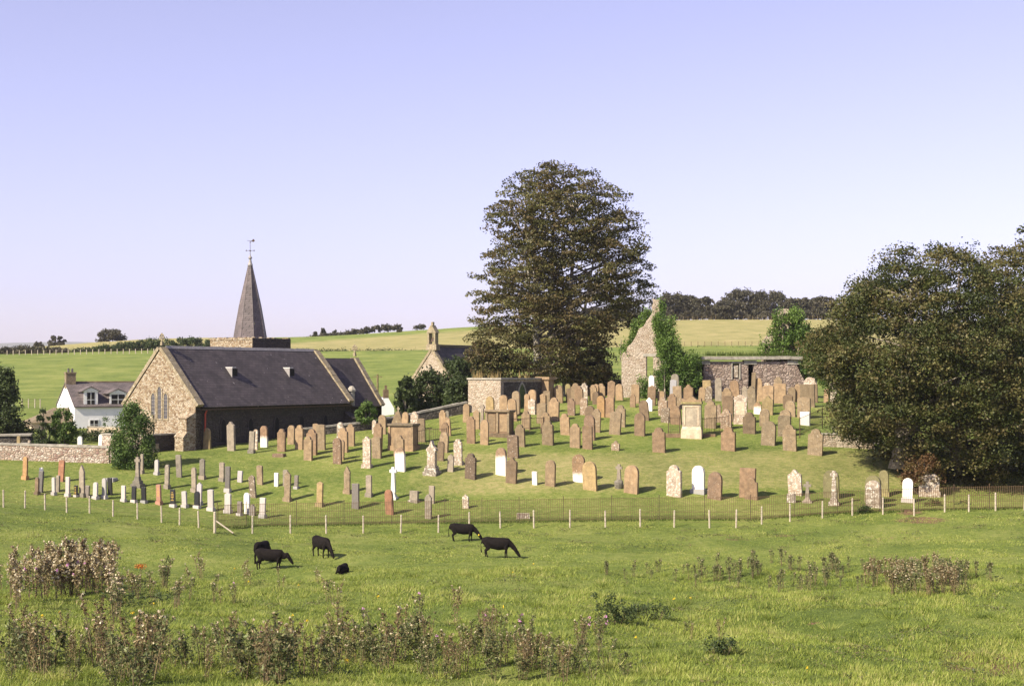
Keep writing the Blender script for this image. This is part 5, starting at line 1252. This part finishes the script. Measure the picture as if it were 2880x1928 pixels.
for hh in (.35, .7, 1.0): wr.tube([(p[0]-o0.x, p[1]-o0.y-.06, p[2]-o0.z+hh) for p in FP], .006, 3, cap=False)
obj('wire', wr, 'wire', FN)
q = Vector(FP[11])-o0; obj('brace', MB().tube([(q.x+.05,q.y,q.z+.75),(q.x+1.15,q.y-.25,q.z+.03)], .045, 6), 'wood', FN)
RP = []
for px, py in ((606,1486),(690,1484),(830,1482),(965,1481),(1100,1479),(1250,1478),(1355,1476),(1460,1474),(1585,1472),(1722,1470),(1856,1469),(1985,1467),(2115,1466),(2238,1458),(2360,1450),(2480,1444),(2590,1440),(2690,1436),(2790,1434),(2900,1432)):
    x, y, z = hit(px, py, 86); RP.append((x, y+.5, gz(x, y+.5)))
o0 = Vector(RP[0]); t = thing('iron_railing', 'long rusty see-through iron railing of thin bars behind the wooden post fence', 'railing', tuple(o0))
for a, b_ in zip(RP[:-1], RP[1:]):
    A = Vector(a)-o0; B = Vector(b_)-o0; L = (B-A).length; n = int(L/.115); pn = MB()
    for k in range(1, n): q = A.lerp(B, k/n); pn.box(q.x-.011, q.x+.011, q.y-.011, q.y+.011, q.z+.03, q.z+1.45)
    for hh in (.12, .5, .9, 1.4): pn.tube([(A.x,A.y,A.z+hh),(B.x,B.y,B.z+hh)], .009, 4)
    obj('railing_panel', pn, 'wire', t)
for p in RP: q = Vector(p)-o0; obj('post', MB().box(q.x-.022, q.x+.022, q.y-.022, q.y+.022, q.z-.3, q.z+1.6), 'iron', t)
# ------------------------------------------------------------------ cattle
def cow(label, px, py, yaw, scale, pose='graze', tagc=False, headup=0.0, seed=1, Y=None):
    x, y, z = hit(px, py, 60) if Y is None else ((px-CX)/F*Y, Y, gz((px-CX)/F*Y, Y))
    rc_ = random.Random(seed); mb = MB(); lying = pose == 'lie'
    def chain(pts, n=6, nu=12):
        for (a, b_) in zip(pts[:-1], pts[1:]):
            for k in range(n):
                t = k/n; c = [a[i]+(b_[i]-a[i])*t for i in range(6)]; mb.sphere(c[:3], 1.0, (c[3], c[4], c[5]), nu, 8)
        c = pts[-1]; mb.sphere(c[:3], 1.0, (c[3], c[4], c[5]), nu, 8)
    dz = -.52 if lying else 0
    chain([(-.80,0,1.00+dz,.20,.19,.23),(-.62,0,.98+dz,.24,.27,.29),(-.30,0,.88+dz,.26,.31,.36),(.05,0,.84+dz,.26,.32,.38),(.38,0,.86+dz,.25,.28,.37),(.60,0,.92+dz,.20,.21,.29)], 5)
    if pose == 'graze':
        chain([(.62,0,.93,.18,.17,.24),(.82,0,.82,.14,.12,.19),(1.02,0,.60+headup,.12,.10,.15),(1.13,0,.44+headup,.11,.10,.12),(1.20,0,.34+headup,.11,.105,.12),(1.30,0,.20+headup,.085,.08,.09),(1.36,0,.11+headup,.065,.07,.065)], 5)
        he = (1.13, .46+headup)
    else:
        chain([(.62,0,.93+dz,.18,.17,.24),(.80,.05,1.0+dz,.13,.12,.17),(.95,.12,1.02+dz,.12,.11,.13),(1.08,.18,.95+dz,.10,.1,.11),(1.2,.22,.86+dz,.07,.075,.08)], 5); he = (.95, 1.06+dz)
    for s in (-1, 1):
        if not lying:
            o = rc_.uniform(-.10,.10)
            chain([(.52,.15*s,.72,.13,.10,.18),(.52+o*.4,.16*s,.46,.075,.065,.08),(.50+o*.8,.16*s,.36,.055,.05,.06),(.50+o,.16*s,.12,.042,.042,.05),(.52+o,.16*s,.04,.055,.05,.045)], 5, 8)
            o = rc_.uniform(-.10,.12)
            chain([(-.64,.15*s,.82,.19,.12,.22),(-.56+o*.3,.17*s,.62,.12,.085,.13),(-.76+o*.6,.17*s,.42,.065,.055,.065),(-.72+o,.16*s,.14,.045,.042,.05),(-.69+o,.16*s,.04,.055,.05,.045)], 5, 8)
        else:
            chain([(.45,.22*s,.22,.16,.10,.10),(.75,.20*s,.08,.10,.06,.06),(.5,.24*s,.06,.08,.05,.05)], 4, 8); chain([(-.55,.26*s,.26,.22,.13,.18),(-.30,.34*s,.10,.12,.07,.08),(-.6,.36*s,.06,.07,.05,.05)], 4, 8)
        chain([(he[0],.10*s,he[1]+.04,.035,.03,.03),(he[0]-.03,.22*s,he[1]+.05,.03,.045,.04)], 3, 7)
    if not lying: chain([(-.96,0,1.04,.045,.045,.05),(-1.04,0,.80,.03,.03,.05),(-1.03,0,.50,.035,.035,.06),(-1.01,0,.36,.05,.045,.07)], 6, 7)
    me = bpy.data.meshes.new('tmp'); me.from_pydata(mb.v, [], mb.f); tmpo = link('tmp', me)
    rm = tmpo.modifiers.new('r', 'REMESH'); rm.mode = 'VOXEL'; rm.voxel_size = .028; sm = tmpo.modifiers.new('s', 'SMOOTH'); sm.iterations = 4; sm.factor = .5
    dg = bpy.context.evaluated_depsgraph_get(); nm = bpy.data.meshes.new_from_object(tmpo.evaluated_get(dg)); bpy.data.objects.remove(tmpo)
    nm.materials.clear(); nm.materials.append(M['cow']); nm.polygons.foreach_set('use_smooth', [True]*len(nm.polygons))
    t = thing('cow', label, 'cow', (x, y, z), R(yaw), 'black cattle in the field'); b_ = link('body', nm, t); t.scale = (scale*.94,)*3
    if tagc: obj('ear_tag', MB().sphere((he[0]+.0, -.27, he[1]+.03), .05, (1,.6,1.2), 8, 6).sphere((he[0], .27, he[1]+.03), .04, (1,.6,1.2), 8, 6), 'tag', t)
    return t
cow('black calf grazing with a yellow ear tag, nearest the fence, shadow to its right', 1303, 1522, -8, .90, tagc=True, seed=1)
cow('black calf grazing below and right of the ear-tagged one, facing right', 1400, 1568, -12, .93, seed=2)
cow('black calf seen from behind its left side, grazing alone left of centre', 905, 1566, -52, .95, seed=3)
cow('large black cow walking right with lowered head behind white thistle tops', 762, 1602, -12, .86, headup=.30, seed=4)
cow('black cow seen from behind, partly hidden behind the large walking cow', 738, 1582, 78, .92, headup=.1, seed=5)
cow('small black calf lying in the grass below the lone grazing calf', 962, 1611, 255, .62, 'lie', seed=6)
# ------------------------------------------------------------------ grass blades
def grass(name, N, ymin, ymax, h0, h1, w, seed, patch=True, umax=.40, power=1.0):
    rg = np.random.default_rng(seed); y = ymin+(ymax-ymin)*rg.uniform(0, 1, N)**power; x = rg.uniform(-umax, umax, N)*y
    d = .5+.25*np.sin(x*.9+1.3*np.sin(y*.31))+.25*np.sin(y*.6+1.7*np.sin(x*.43+2)); d2 = .5+.5*np.sin(x*2.3+np.sin(y*1.1)*2)*np.sin(y*1.9+np.sin(x*1.3)*2)
    dens = .5*d+.5*d2; keep = rg.uniform(0, 1, N) < (.30+.9*dens) if patch else np.ones(N, bool); x, y, dens = x[keep], y[keep], dens[keep]; N = len(x)
    z = gzv(x, y); h = (h0+(h1-h0)*dens**1.5)*rg.uniform(.5, 1.25, N); a = rg.uniform(0, 6.28, N); ww = w*rg.uniform(.7, 1.3, N)
    dx_, dy_ = np.cos(a)*ww, np.sin(a)*ww; lx = rg.normal(size=N)*h*.40+.1*h; ly = rg.normal(size=N)*h*.40
    V_ = np.stack([np.stack([x-dx_, y-dy_, z-.02], 1), np.stack([x+dx_, y+dy_, z-.02], 1), np.stack([x+lx, y+ly, z+h], 1)], 1).reshape(-1, 3)
    me = bpy.data.meshes.new(name); me.vertices.add(3*N); me.vertices.foreach_set('co', V_.ravel()); me.loops.add(3*N); me.loops.foreach_set('vertex_index', np.arange(3*N))
    me.polygons.add(N); me.polygons.foreach_set('loop_start', np.arange(N)*3); me.polygons.foreach_set('loop_total', np.full(N, 3))
    tv = np.clip(.12+.50*dens+rg.normal(size=N)*.18, 0, 1); me.attributes.new('tint', 'FLOAT', 'FACE').data.foreach_set('value', tv)
    me.materials.append(M['grass']); me.update(); return link(name, me)
tag(grass('long_grass', 400000, 25, 64, .04, .20, .015, 201, power=1.15), 'long bright green pasture grass in the foreground', 'grass', kind='stuff')
tag(grass('pasture_grass', 230000, 62, 90, .02, .09, .022, 202), 'short grazed pasture grass around the cattle', 'grass', kind='stuff')
tag(grass('churchyard_grass', 170000, 88, 128, .015, .07, .030, 203), 'mown grass between the gravestones', 'grass', kind='stuff')
tag(tufts('fence_weeds', 'rough longer grass along the foot of the railings', [(a+(c-a)*k/9, b_+(d_-b_)*k/9-.15, e+(f-e)*k/9) for (a, b_, e), (c, d_, f) in zip(RP[:-1], RP[1:]) for k in range(9) if random.random() < .8], .15, 16, 'grass', 1.1, 204), kind='stuff')
def tussocks(name, label, n, seed, ymin, ymax, hgt, blades, mat='grass'):
    rg = np.random.default_rng(seed); y = rg.uniform(ymin, ymax, n); u = rg.uniform(-.38, .38, n); x = u*y; k = blades
    X_ = np.repeat(x, k)+rg.normal(size=n*k)*.13; Y_ = np.repeat(y, k)+rg.normal(size=n*k)*.13; hh = np.repeat(hgt*rg.uniform(.5, 1.3, n), k)*rg.uniform(.6, 1.15, n*k); N = n*k
    z = gzv(X_, Y_); ox = (X_-np.repeat(x, k))*1.3; oy = (Y_-np.repeat(y, k))*1.3; a = rg.uniform(0, 6.28, N); w = .010
    V_ = np.stack([np.stack([X_-np.cos(a)*w, Y_-np.sin(a)*w, z-.02], 1), np.stack([X_+np.cos(a)*w, Y_+np.sin(a)*w, z-.02], 1), np.stack([X_+ox+rg.normal(size=N)*.05, Y_+oy, z+hh], 1)], 1).reshape(-1, 3)
    me = bpy.data.meshes.new(name); me.vertices.add(3*N); me.vertices.foreach_set('co', V_.ravel()); me.loops.add(3*N); me.loops.foreach_set('vertex_index', np.arange(3*N))
    me.polygons.add(N); me.polygons.foreach_set('loop_start', np.arange(N)*3); me.polygons.foreach_set('loop_total', np.full(N, 3))
    me.attributes.new('tint', 'FLOAT', 'FACE').data.foreach_set('value', np.clip(np.repeat(rg.uniform(.05, .75, n), k)+rg.normal(size=N)*.12, 0, 1)); me.materials.append(M[mat]); me.update()
    return tag(link(name, me), label, 'grass', kind='stuff')
tussocks('grass_tussocks', 'longer rough grass tussocks over the near field', 620, 211, 28, 64, .24, 70)
tussocks('dark_tufts', 'small dark rushy tufts over the grazed field', 420, 212, 60, 90, .10, 26)
def groundcover(name, label, n, seed, ymin, ymax, size):
    rg = np.random.default_rng(seed); k = 40; y = rg.uniform(ymin, ymax, n); x = rg.uniform(-.38, .38, n)*y; X_ = np.repeat(x, k)+rg.normal(size=n*k)*.28; Y_ = np.repeat(y, k)+rg.normal(size=n*k)*.28
    P = np.stack([X_, Y_, gzv(X_, Y_)+rg.uniform(.02, .12, n*k)], 1); return tag(leaves(name, P, size, 'thg', None, np.repeat(rg.uniform(0, .8, n), k), 1.0, .7, rg), label, 'weeds', kind='stuff')
groundcover('low_weeds', 'low broad-leaved weeds in the near grass', 330, 213, 28, 62, .035)
groundcover('field_weeds', 'scattered low weeds in the grazed field along the fence', 160, 214, 76, 88, .04)
# ------------------------------------------------------------------ thistles
def thistle(name, seed, hgt, mat, seeds=12, pinks=0, label='', spread=.30, nleaf=110, bushy=1.0, headr=.028):
    rg = np.random.default_rng(seed); rp = random.Random(seed); t = thing('thistle', label, 'thistle', (0, 0, 0)); st_ = MB(); L = []; tips = []
    nst = rp.randint(2, 4)
    for s in range(nst):
        a = rp.uniform(0, 6.28); bx_, by_ = .05*math.cos(a), .05*math.sin(a); hh = hgt*rp.uniform(.75, 1.0); tx, ty = spread*.5*math.cos(a)*rp.uniform(.3,1), spread*.5*math.sin(a)*rp.uniform(.3,1)
        pts = [(bx_, by_, -.05), (bx_+tx*.3, by_+ty*.3, hh*.4), (bx_+tx*.7, by_+ty*.7, hh*.75), (bx_+tx, by_+ty, hh)]; st_.tube(pts, [.014,.011,.008,.004], 4, cap=False); tips.append(pts[-1])
        nl = nleaf//nst
        for k in range(nl):
            q = rp.uniform(.05, .98)**.8; i = min(2, int(q*3)); f = q*3-i; p = [pts[i][j]+(pts[i+1][j]-pts[i][j])*f for j in range(3)]
            r = (.16*(1-q)+.05)*bushy*rp.uniform(.2, 1); b2 = rp.uniform(0, 6.28); L.append((p[0]+r*math.cos(b2), p[1]+r*math.sin(b2), p[2]+rp.uniform(-.03,.05)))
        for k in range(rp.randint(3, 6)):
            q = rp.uniform(.5, .95); i = min(2, int(q*3)); f = q*3-i; p = [pts[i][j]+(pts[i+1][j]-pts[i][j])*f for j in range(3)]
            b2 = rp.uniform(0, 6.28); l_ = rp.uniform(.08, .22); e = (p[0]+l_*.7*math.cos(b2), p[1]+l_*.7*math.sin(b2), p[2]+l_); st_.tube([tuple(p), e], [.006,.003], 3, cap=False); tips.append(e)
            for _ in range(5): w_ = rp.random(); L.append((p[0]+(e[0]-p[0])*w_+rp.uniform(-.03,.03), p[1]+(e[1]-p[1])*w_+rp.uniform(-.03,.03), p[2]+(e[2]-p[2])*w_))
    obj('stem', st_, 'stem', t); leaves('foliage', np.array(L), .043*bushy**.5, mat, t, None, .2, .38, rg)
    rp.shuffle(tips)
    def heads(nm, n, m_, r):
        if n <= 0: return
        P = []
        for k in range(n):
            c = tips[k % len(tips)]; j = .05*(k >= len(tips)); c = (c[0]+rp.uniform(-j,j), c[1]+rp.uniform(-j,j), c[2]+rp.uniform(-j,j*.5)-(abs(rp.gauss(0, .22)) if k >= len(tips)*.5 else 0))
            for _ in range(7): P.append((c[0]+rp.gauss(0,r*.5), c[1]+rp.gauss(0,r*.5), c[2]+rp.gauss(0,r*.5)))
        leaves(nm, np.array(P), r*.75, m_, t, None, 0, .9, rg)
    heads('thistle_down', seeds, 'seed', headr); heads('flower_head', pinks, 'pink', headr*1.15); return t
LBL = {'s':'tall dead thistle thick with white down in the dense left clump','r':'short thistle topped with pinkish down in the distant right-hand patch','g':'brown and green thistle of the foreground band, few or no heads',
 'm':'scattered thin thistle with pale heads between foreground and cattle','p':'foreground thistle carrying a pink flower head','b':'bare-headed low thistle in the distant right-hand patch'}
GRP = {'s':'thistles of the dense left clump','r':'downy thistles of the right patch','b':'bare thistles of the right patch','g':'thistles of the foreground band','m':'thistles scattered before the cattle','p':'thistles with pink flowers'}
TP = lambda *a, **k: thistle('thistle', *a, **k)
proto = {'s':[TP(1, 1.25, 'thb', 24, 0, nleaf=120, headr=.036), TP(2, 1.45, 'thb', 32, 0, nleaf=130, headr=.036), TP(3, 1.1, 'thb', 18, 1, nleaf=110, headr=.036)],
 'g':[TP(4, 1.35, 'thb', 5, 0, nleaf=240, bushy=.9, spread=.55), TP(5, 1.0, 'thg', 3, 0, nleaf=280, bushy=1.3, spread=.7), TP(6, 1.5, 'thb', 4, 0, nleaf=220, bushy=.8, spread=.6), TP(12, .8, 'thg', 2, 0, nleaf=170, bushy=1.5, spread=.6), TP(14, 1.25, 'thg', 4, 0, nleaf=200, bushy=1.0, spread=.8)],
 'p':[TP(7, 1.15, 'thg', 3, 2, nleaf=140, bushy=1.1, spread=.6, headr=.034)],
 'm':[TP(8, 1.0, 'thb', 7, 0, nleaf=60, headr=.034), TP(9, 1.15, 'thg', 5, 0, nleaf=70, headr=.034)],
 'r':[TP(10, .85, 'thb', 7, 0, nleaf=90, headr=.026), TP(15, .7, 'thg', 6, 0, nleaf=90, headr=.026)], 'b':[TP(11, .85, 'thg', 2, 0, nleaf=90)]}
used = set(); rt = random.Random(77)
far_plants = []
def plant(kind, px, py, s=1.0):
    x, y, z = hit(px, py, 30); lst = proto[kind]; p = rt.choice(lst)
    if kind in 'rb':
        q = s*rt.uniform(.78, 1.15); far_plants.append((p, Matrix.Translation((x, y, z)) @ Matrix.Rotation(rt.uniform(0, 6.28), 4, 'Z') @ Matrix.Scale(q, 4))); return
    if id(p) in used: p = copy_tree(p)
    else: used.add(id(p))
    p.location = (x, y, z); p.rotation_euler = (rt.gauss(0,.06), rt.gauss(0,.06), rt.uniform(0, 6.28)); q = s*rt.uniform(.78, 1.15); p.scale = (q, q, q)
    p['label'] = LBL[kind]; p['group'] = GRP[kind]; p['category'] = 'thistle'
def clump(kind, px, py, rx, ry, n, s=1.0):
    for _ in range(n): plant(kind, px+rt.uniform(-1, 1)*rx, py+rt.uniform(-1, 1)*ry, s)
clump('s', 100, 1665, 60, 28, 20, 1.25); clump('s', 200, 1665, 45, 22, 17, 1.45); clump('s', 265, 1655, 55, 26, 21, 1.3); clump('s', 322, 1705, 20, 25, 5, 1.1); clump('s', 30, 1690, 25, 40, 6, 1.1)
clump('m', 330, 1745, 6, 12, 3, 1.1); clump('m', 395, 1670, 30, 20, 6, .95); clump('m', 465, 1650, 8, 10, 4, 1.15); clump('m', 510, 1680, 25, 35, 6, .95); clump('m', 563, 1625, 6, 8, 3, 1.0); clump('m', 610, 1680, 12, 20, 3, .8)
clump('m', 690, 1640, 25, 25, 4, .75); clump('m', 770, 1650, 30, 20, 3, .6); clump('m', 935, 1700, 14, 14, 3, .85); clump('m', 890, 1640, 8, 8, 2, .6)
for px, py, rx, n, s in ((55,1880,40,9,1.2),(120,1900,35,7,1.15),(195,1895,30,4,.7),(292,1905,18,6,1.3),(250,1870,40,3,.6),(405,1915,28,9,1.15),(440,1880,25,4,1.15),(350,1912,25,4,.65),(560,1890,28,6,1.0),(650,1880,22,6,1.1),(735,1925,45,10,1.25),(760,1890,35,5,1.1),(860,1895,30,5,.9),(935,1860,22,5,1.15),(985,1855,28,6,1.0),(1020,1880,14,3,.8),(1095,1885,30,7,1.15),(1165,1845,28,8,1.1),(1195,1900,25,4,.8),(1270,1790,12,2,1.1),(1350,1830,28,7,.95),(1300,1905,18,4,.8),(1440,1870,38,7,.8),(1510,1900,26,7,.85),(1580,1915,22,6,.7),(1635,1830,8,1,.7),(1660,1900,18,3,.5),(1745,1890,20,3,.45),(1925,1800,18,3,.45),(2010,1830,15,2,.5)):
    clump('g', px, py, rx*1.35, 26, max(1, int(n*.8)), s)
for _ in range(12): plant('g', rt.uniform(1250, 1720), rt.uniform(1820, 1925), rt.uniform(.7, 1.0))
for _ in range(46): plant('g', rt.uniform(20, 1700), rt.uniform(1790, 1925), rt.uniform(.5, .95))
for px, py in ((250,1850),(262,1845),(452,1850),(487,1880),(735,1880),(1035,1800),(1182,1760),(1210,1880),(1475,1815),(1465,1820),(1635,1830),(1682,1835),(1385,1800),(660,1700)): plant('p', px, py, .9)
clump('b', 1975, 1618, 90, 22, 12, .8); clump('b', 2150, 1605, 100, 24, 15, .85); clump('b', 2260, 1650, 70, 20, 9, .8); clump('b', 2340, 1612, 30, 14, 6, 1.0); clump('b', 1790, 1615, 120, 14, 10, .6); clump('r', 2480, 1640, 65, 32, 17, .95); clump('r', 2605, 1645, 90, 30, 52, 1.0); clump('b', 2250, 1625, 330, 34, 45, .6); clump('b', 2720, 1640, 70, 18, 12, .95); clump('r', 2535, 1672, 25, 12, 5, .9)
# the small far patch of thistles, one mass
Vs, Fl, Fs, Fm, Ft, mats, nv = [], [], [], [], [], [], 0
for p, mt_ in far_plants:
    mx_ = np.array(mt_)
    for ch in p.children:
        me_ = ch.data; n_ = len(me_.vertices); co_ = np.empty(n_*3); me_.vertices.foreach_get('co', co_); co_ = co_.reshape(-1, 3) @ mx_[:3,:3].T+mx_[:3,3]
        li = np.empty(len(me_.loops), int); me_.loops.foreach_get('vertex_index', li); lt = np.empty(len(me_.polygons), int); me_.polygons.foreach_get('loop_total', lt)
        tt_ = np.full(len(lt), .5); 
        if 'tint' in me_.attributes: me_.attributes['tint'].data.foreach_get('value', tt_)
        if me_.materials[0] not in mats: mats.append(me_.materials[0])
        Vs.append(co_); Fl.append(li+nv); Fs.append(lt); Fm.append(np.full(len(lt), mats.index(me_.materials[0]))); Ft.append(tt_); nv += n_
Vs, Fl, Fs, Fm, Ft = map(np.concatenate, (Vs, Fl, Fs, Fm, Ft)); me = bpy.data.meshes.new('thistle_patch'); me.vertices.add(len(Vs)); me.vertices.foreach_set('co', Vs.ravel()); me.loops.add(len(Fl)); me.loops.foreach_set('vertex_index', Fl)
me.polygons.add(len(Fs)); me.polygons.foreach_set('loop_start', np.concatenate([[0], np.cumsum(Fs)[:-1]])); me.polygons.foreach_set('loop_total', Fs); me.polygons.foreach_set('material_index', Fm)
me.attributes.new('tint', 'FLOAT', 'FACE').data.foreach_set('value', Ft); [me.materials.append(m_) for m_ in mats]; me.update()
tag(link('thistle_patch', me), 'distant brownish patch of thistles and weeds across the right of the field', 'thistles', kind='stuff')
for k in 'rb':
    for p in proto[k]:
        for ch in list(p.children): bpy.data.objects.remove(ch)
        bpy.data.objects.remove(p)
# broad dock plants
for i, (px0, px1, pyt, pyb, n, lb) in enumerate([(1672,1790,1650,1752,1500,'broad-leaved dark green dock clump, tallest leafy plant right of centre foreground'),(1770,1880,1690,1745,900,'lower dark green dock clump joined right of the tallest leafy plant'),(1985,2060,1790,1840,500,'small dark leafy weed in the grass, lower right'),
        (280,480,1660,1700,900,'low dark nettle leaves beneath the left thistle clump')]):
    x, y, z = hit((px0+px1)/2, pyb, 30); rg = np.random.default_rng(300+i); s = y/F; hw = (px1-px0)/2*s; hh = (pyb-pyt)*s; t = thing('dock_plant', lb, 'weed', (x, y, z)); k = 26
    C = np.stack([rg.uniform(-hw, hw, k), rg.uniform(-hw*.5, hw*.5, k), hh*rg.uniform(.15, .95, k)*(1-.4*rg.uniform(0,1,k))], 1); P, tt = cluster_pts(C, .13, n//k, 1.2, .1, rg); leaves('foliage', P, .045, 'shrub', t, tt*.5+.4, .5, .5, rg)
    mb = MB(); [mb.tube([(c[0]*.6, c[1]*.6, -.05), tuple(c)], [.014,.006], 4, cap=False) for c in C[:12]]; obj('stem', mb, 'stem', t)
# orange dock head, ragwort dots
x, y, z = hit(395, 1668, 30); rg = np.random.default_rng(9); t = thing('dock_plant', 'single plant with bright orange-brown seed head beside the left thistle clump', 'weed', (x, y, z))
s = y/F; P = rg.normal(size=(160,3))*np.array([.10,.10,.05])+np.array([0,0,76*s]); leaves('seed_head', P, .03, 'orange', t, None, .2, .8, rg); leaves('foliage', rg.normal(size=(140,3))*np.array([.12,.12,.18])+np.array([0,0,.4]), .04, 'thg', t, None, .3, .5, rg); obj('stem', MB().tube([(0,0,0),(0,0,76*s)], .012, 5).tube([(0,0,.5),(.07,.02,76*s)], .008, 4), 'stem', t)
yr = random.Random(4)
for i, (px, py) in enumerate([(433,1704),(168,1729),(118,1740),(372,1731),(863,1754),(808,1864),(975,1868),(1415,1715),(1063,1684),(1895,1690),(1943,1687),(2270,1892),(1790,1801),(255,1797),(660,1603),(840,1650),(1443,1613),(1500,1590),(823,1738),(700,1640)]):
    x, y, z = hit(px, py+6, 30); rg = np.random.default_rng(400+i); P = rg.normal(size=(16,3))*.022+np.array([0,0,.18]); t = thing('yellow_flower', 'small yellow wild flower in the grass', 'flower', (x, y, z), 0, 'yellow flowers dotted over the field')
    leaves('flower_head', P, .020, 'yellow', t, None, .5, .9, rg); obj('stem', MB().tube([(0,0,0),(0,0,.18)], .006, 4), 'stem', t)
bpy.context.view_layer.update()
# ------------------------------------------------------------------ air
hz = MB().box(-9000, 9000, -60, 12000, -3, 185); hm = bpy.data.materials.new('haze_air'); hm.use_nodes = True; hn = hm.node_tree.nodes; hn.clear()
ho = hn.new('ShaderNodeOutputMaterial'); hv_ = hn.new('ShaderNodeVolumePrincipled'); hv_.inputs['Color'].default_value = (0.93, 0.94, 1.0, 1); hv_.inputs['Density'].default_value = 0.00009; hv_.inputs['Anisotropy'].default_value = 0.2
hm.node_tree.links.new(hv_.outputs[0], ho.inputs['Volume']); tag(obj('haze', hz, hm), kind='stuff')
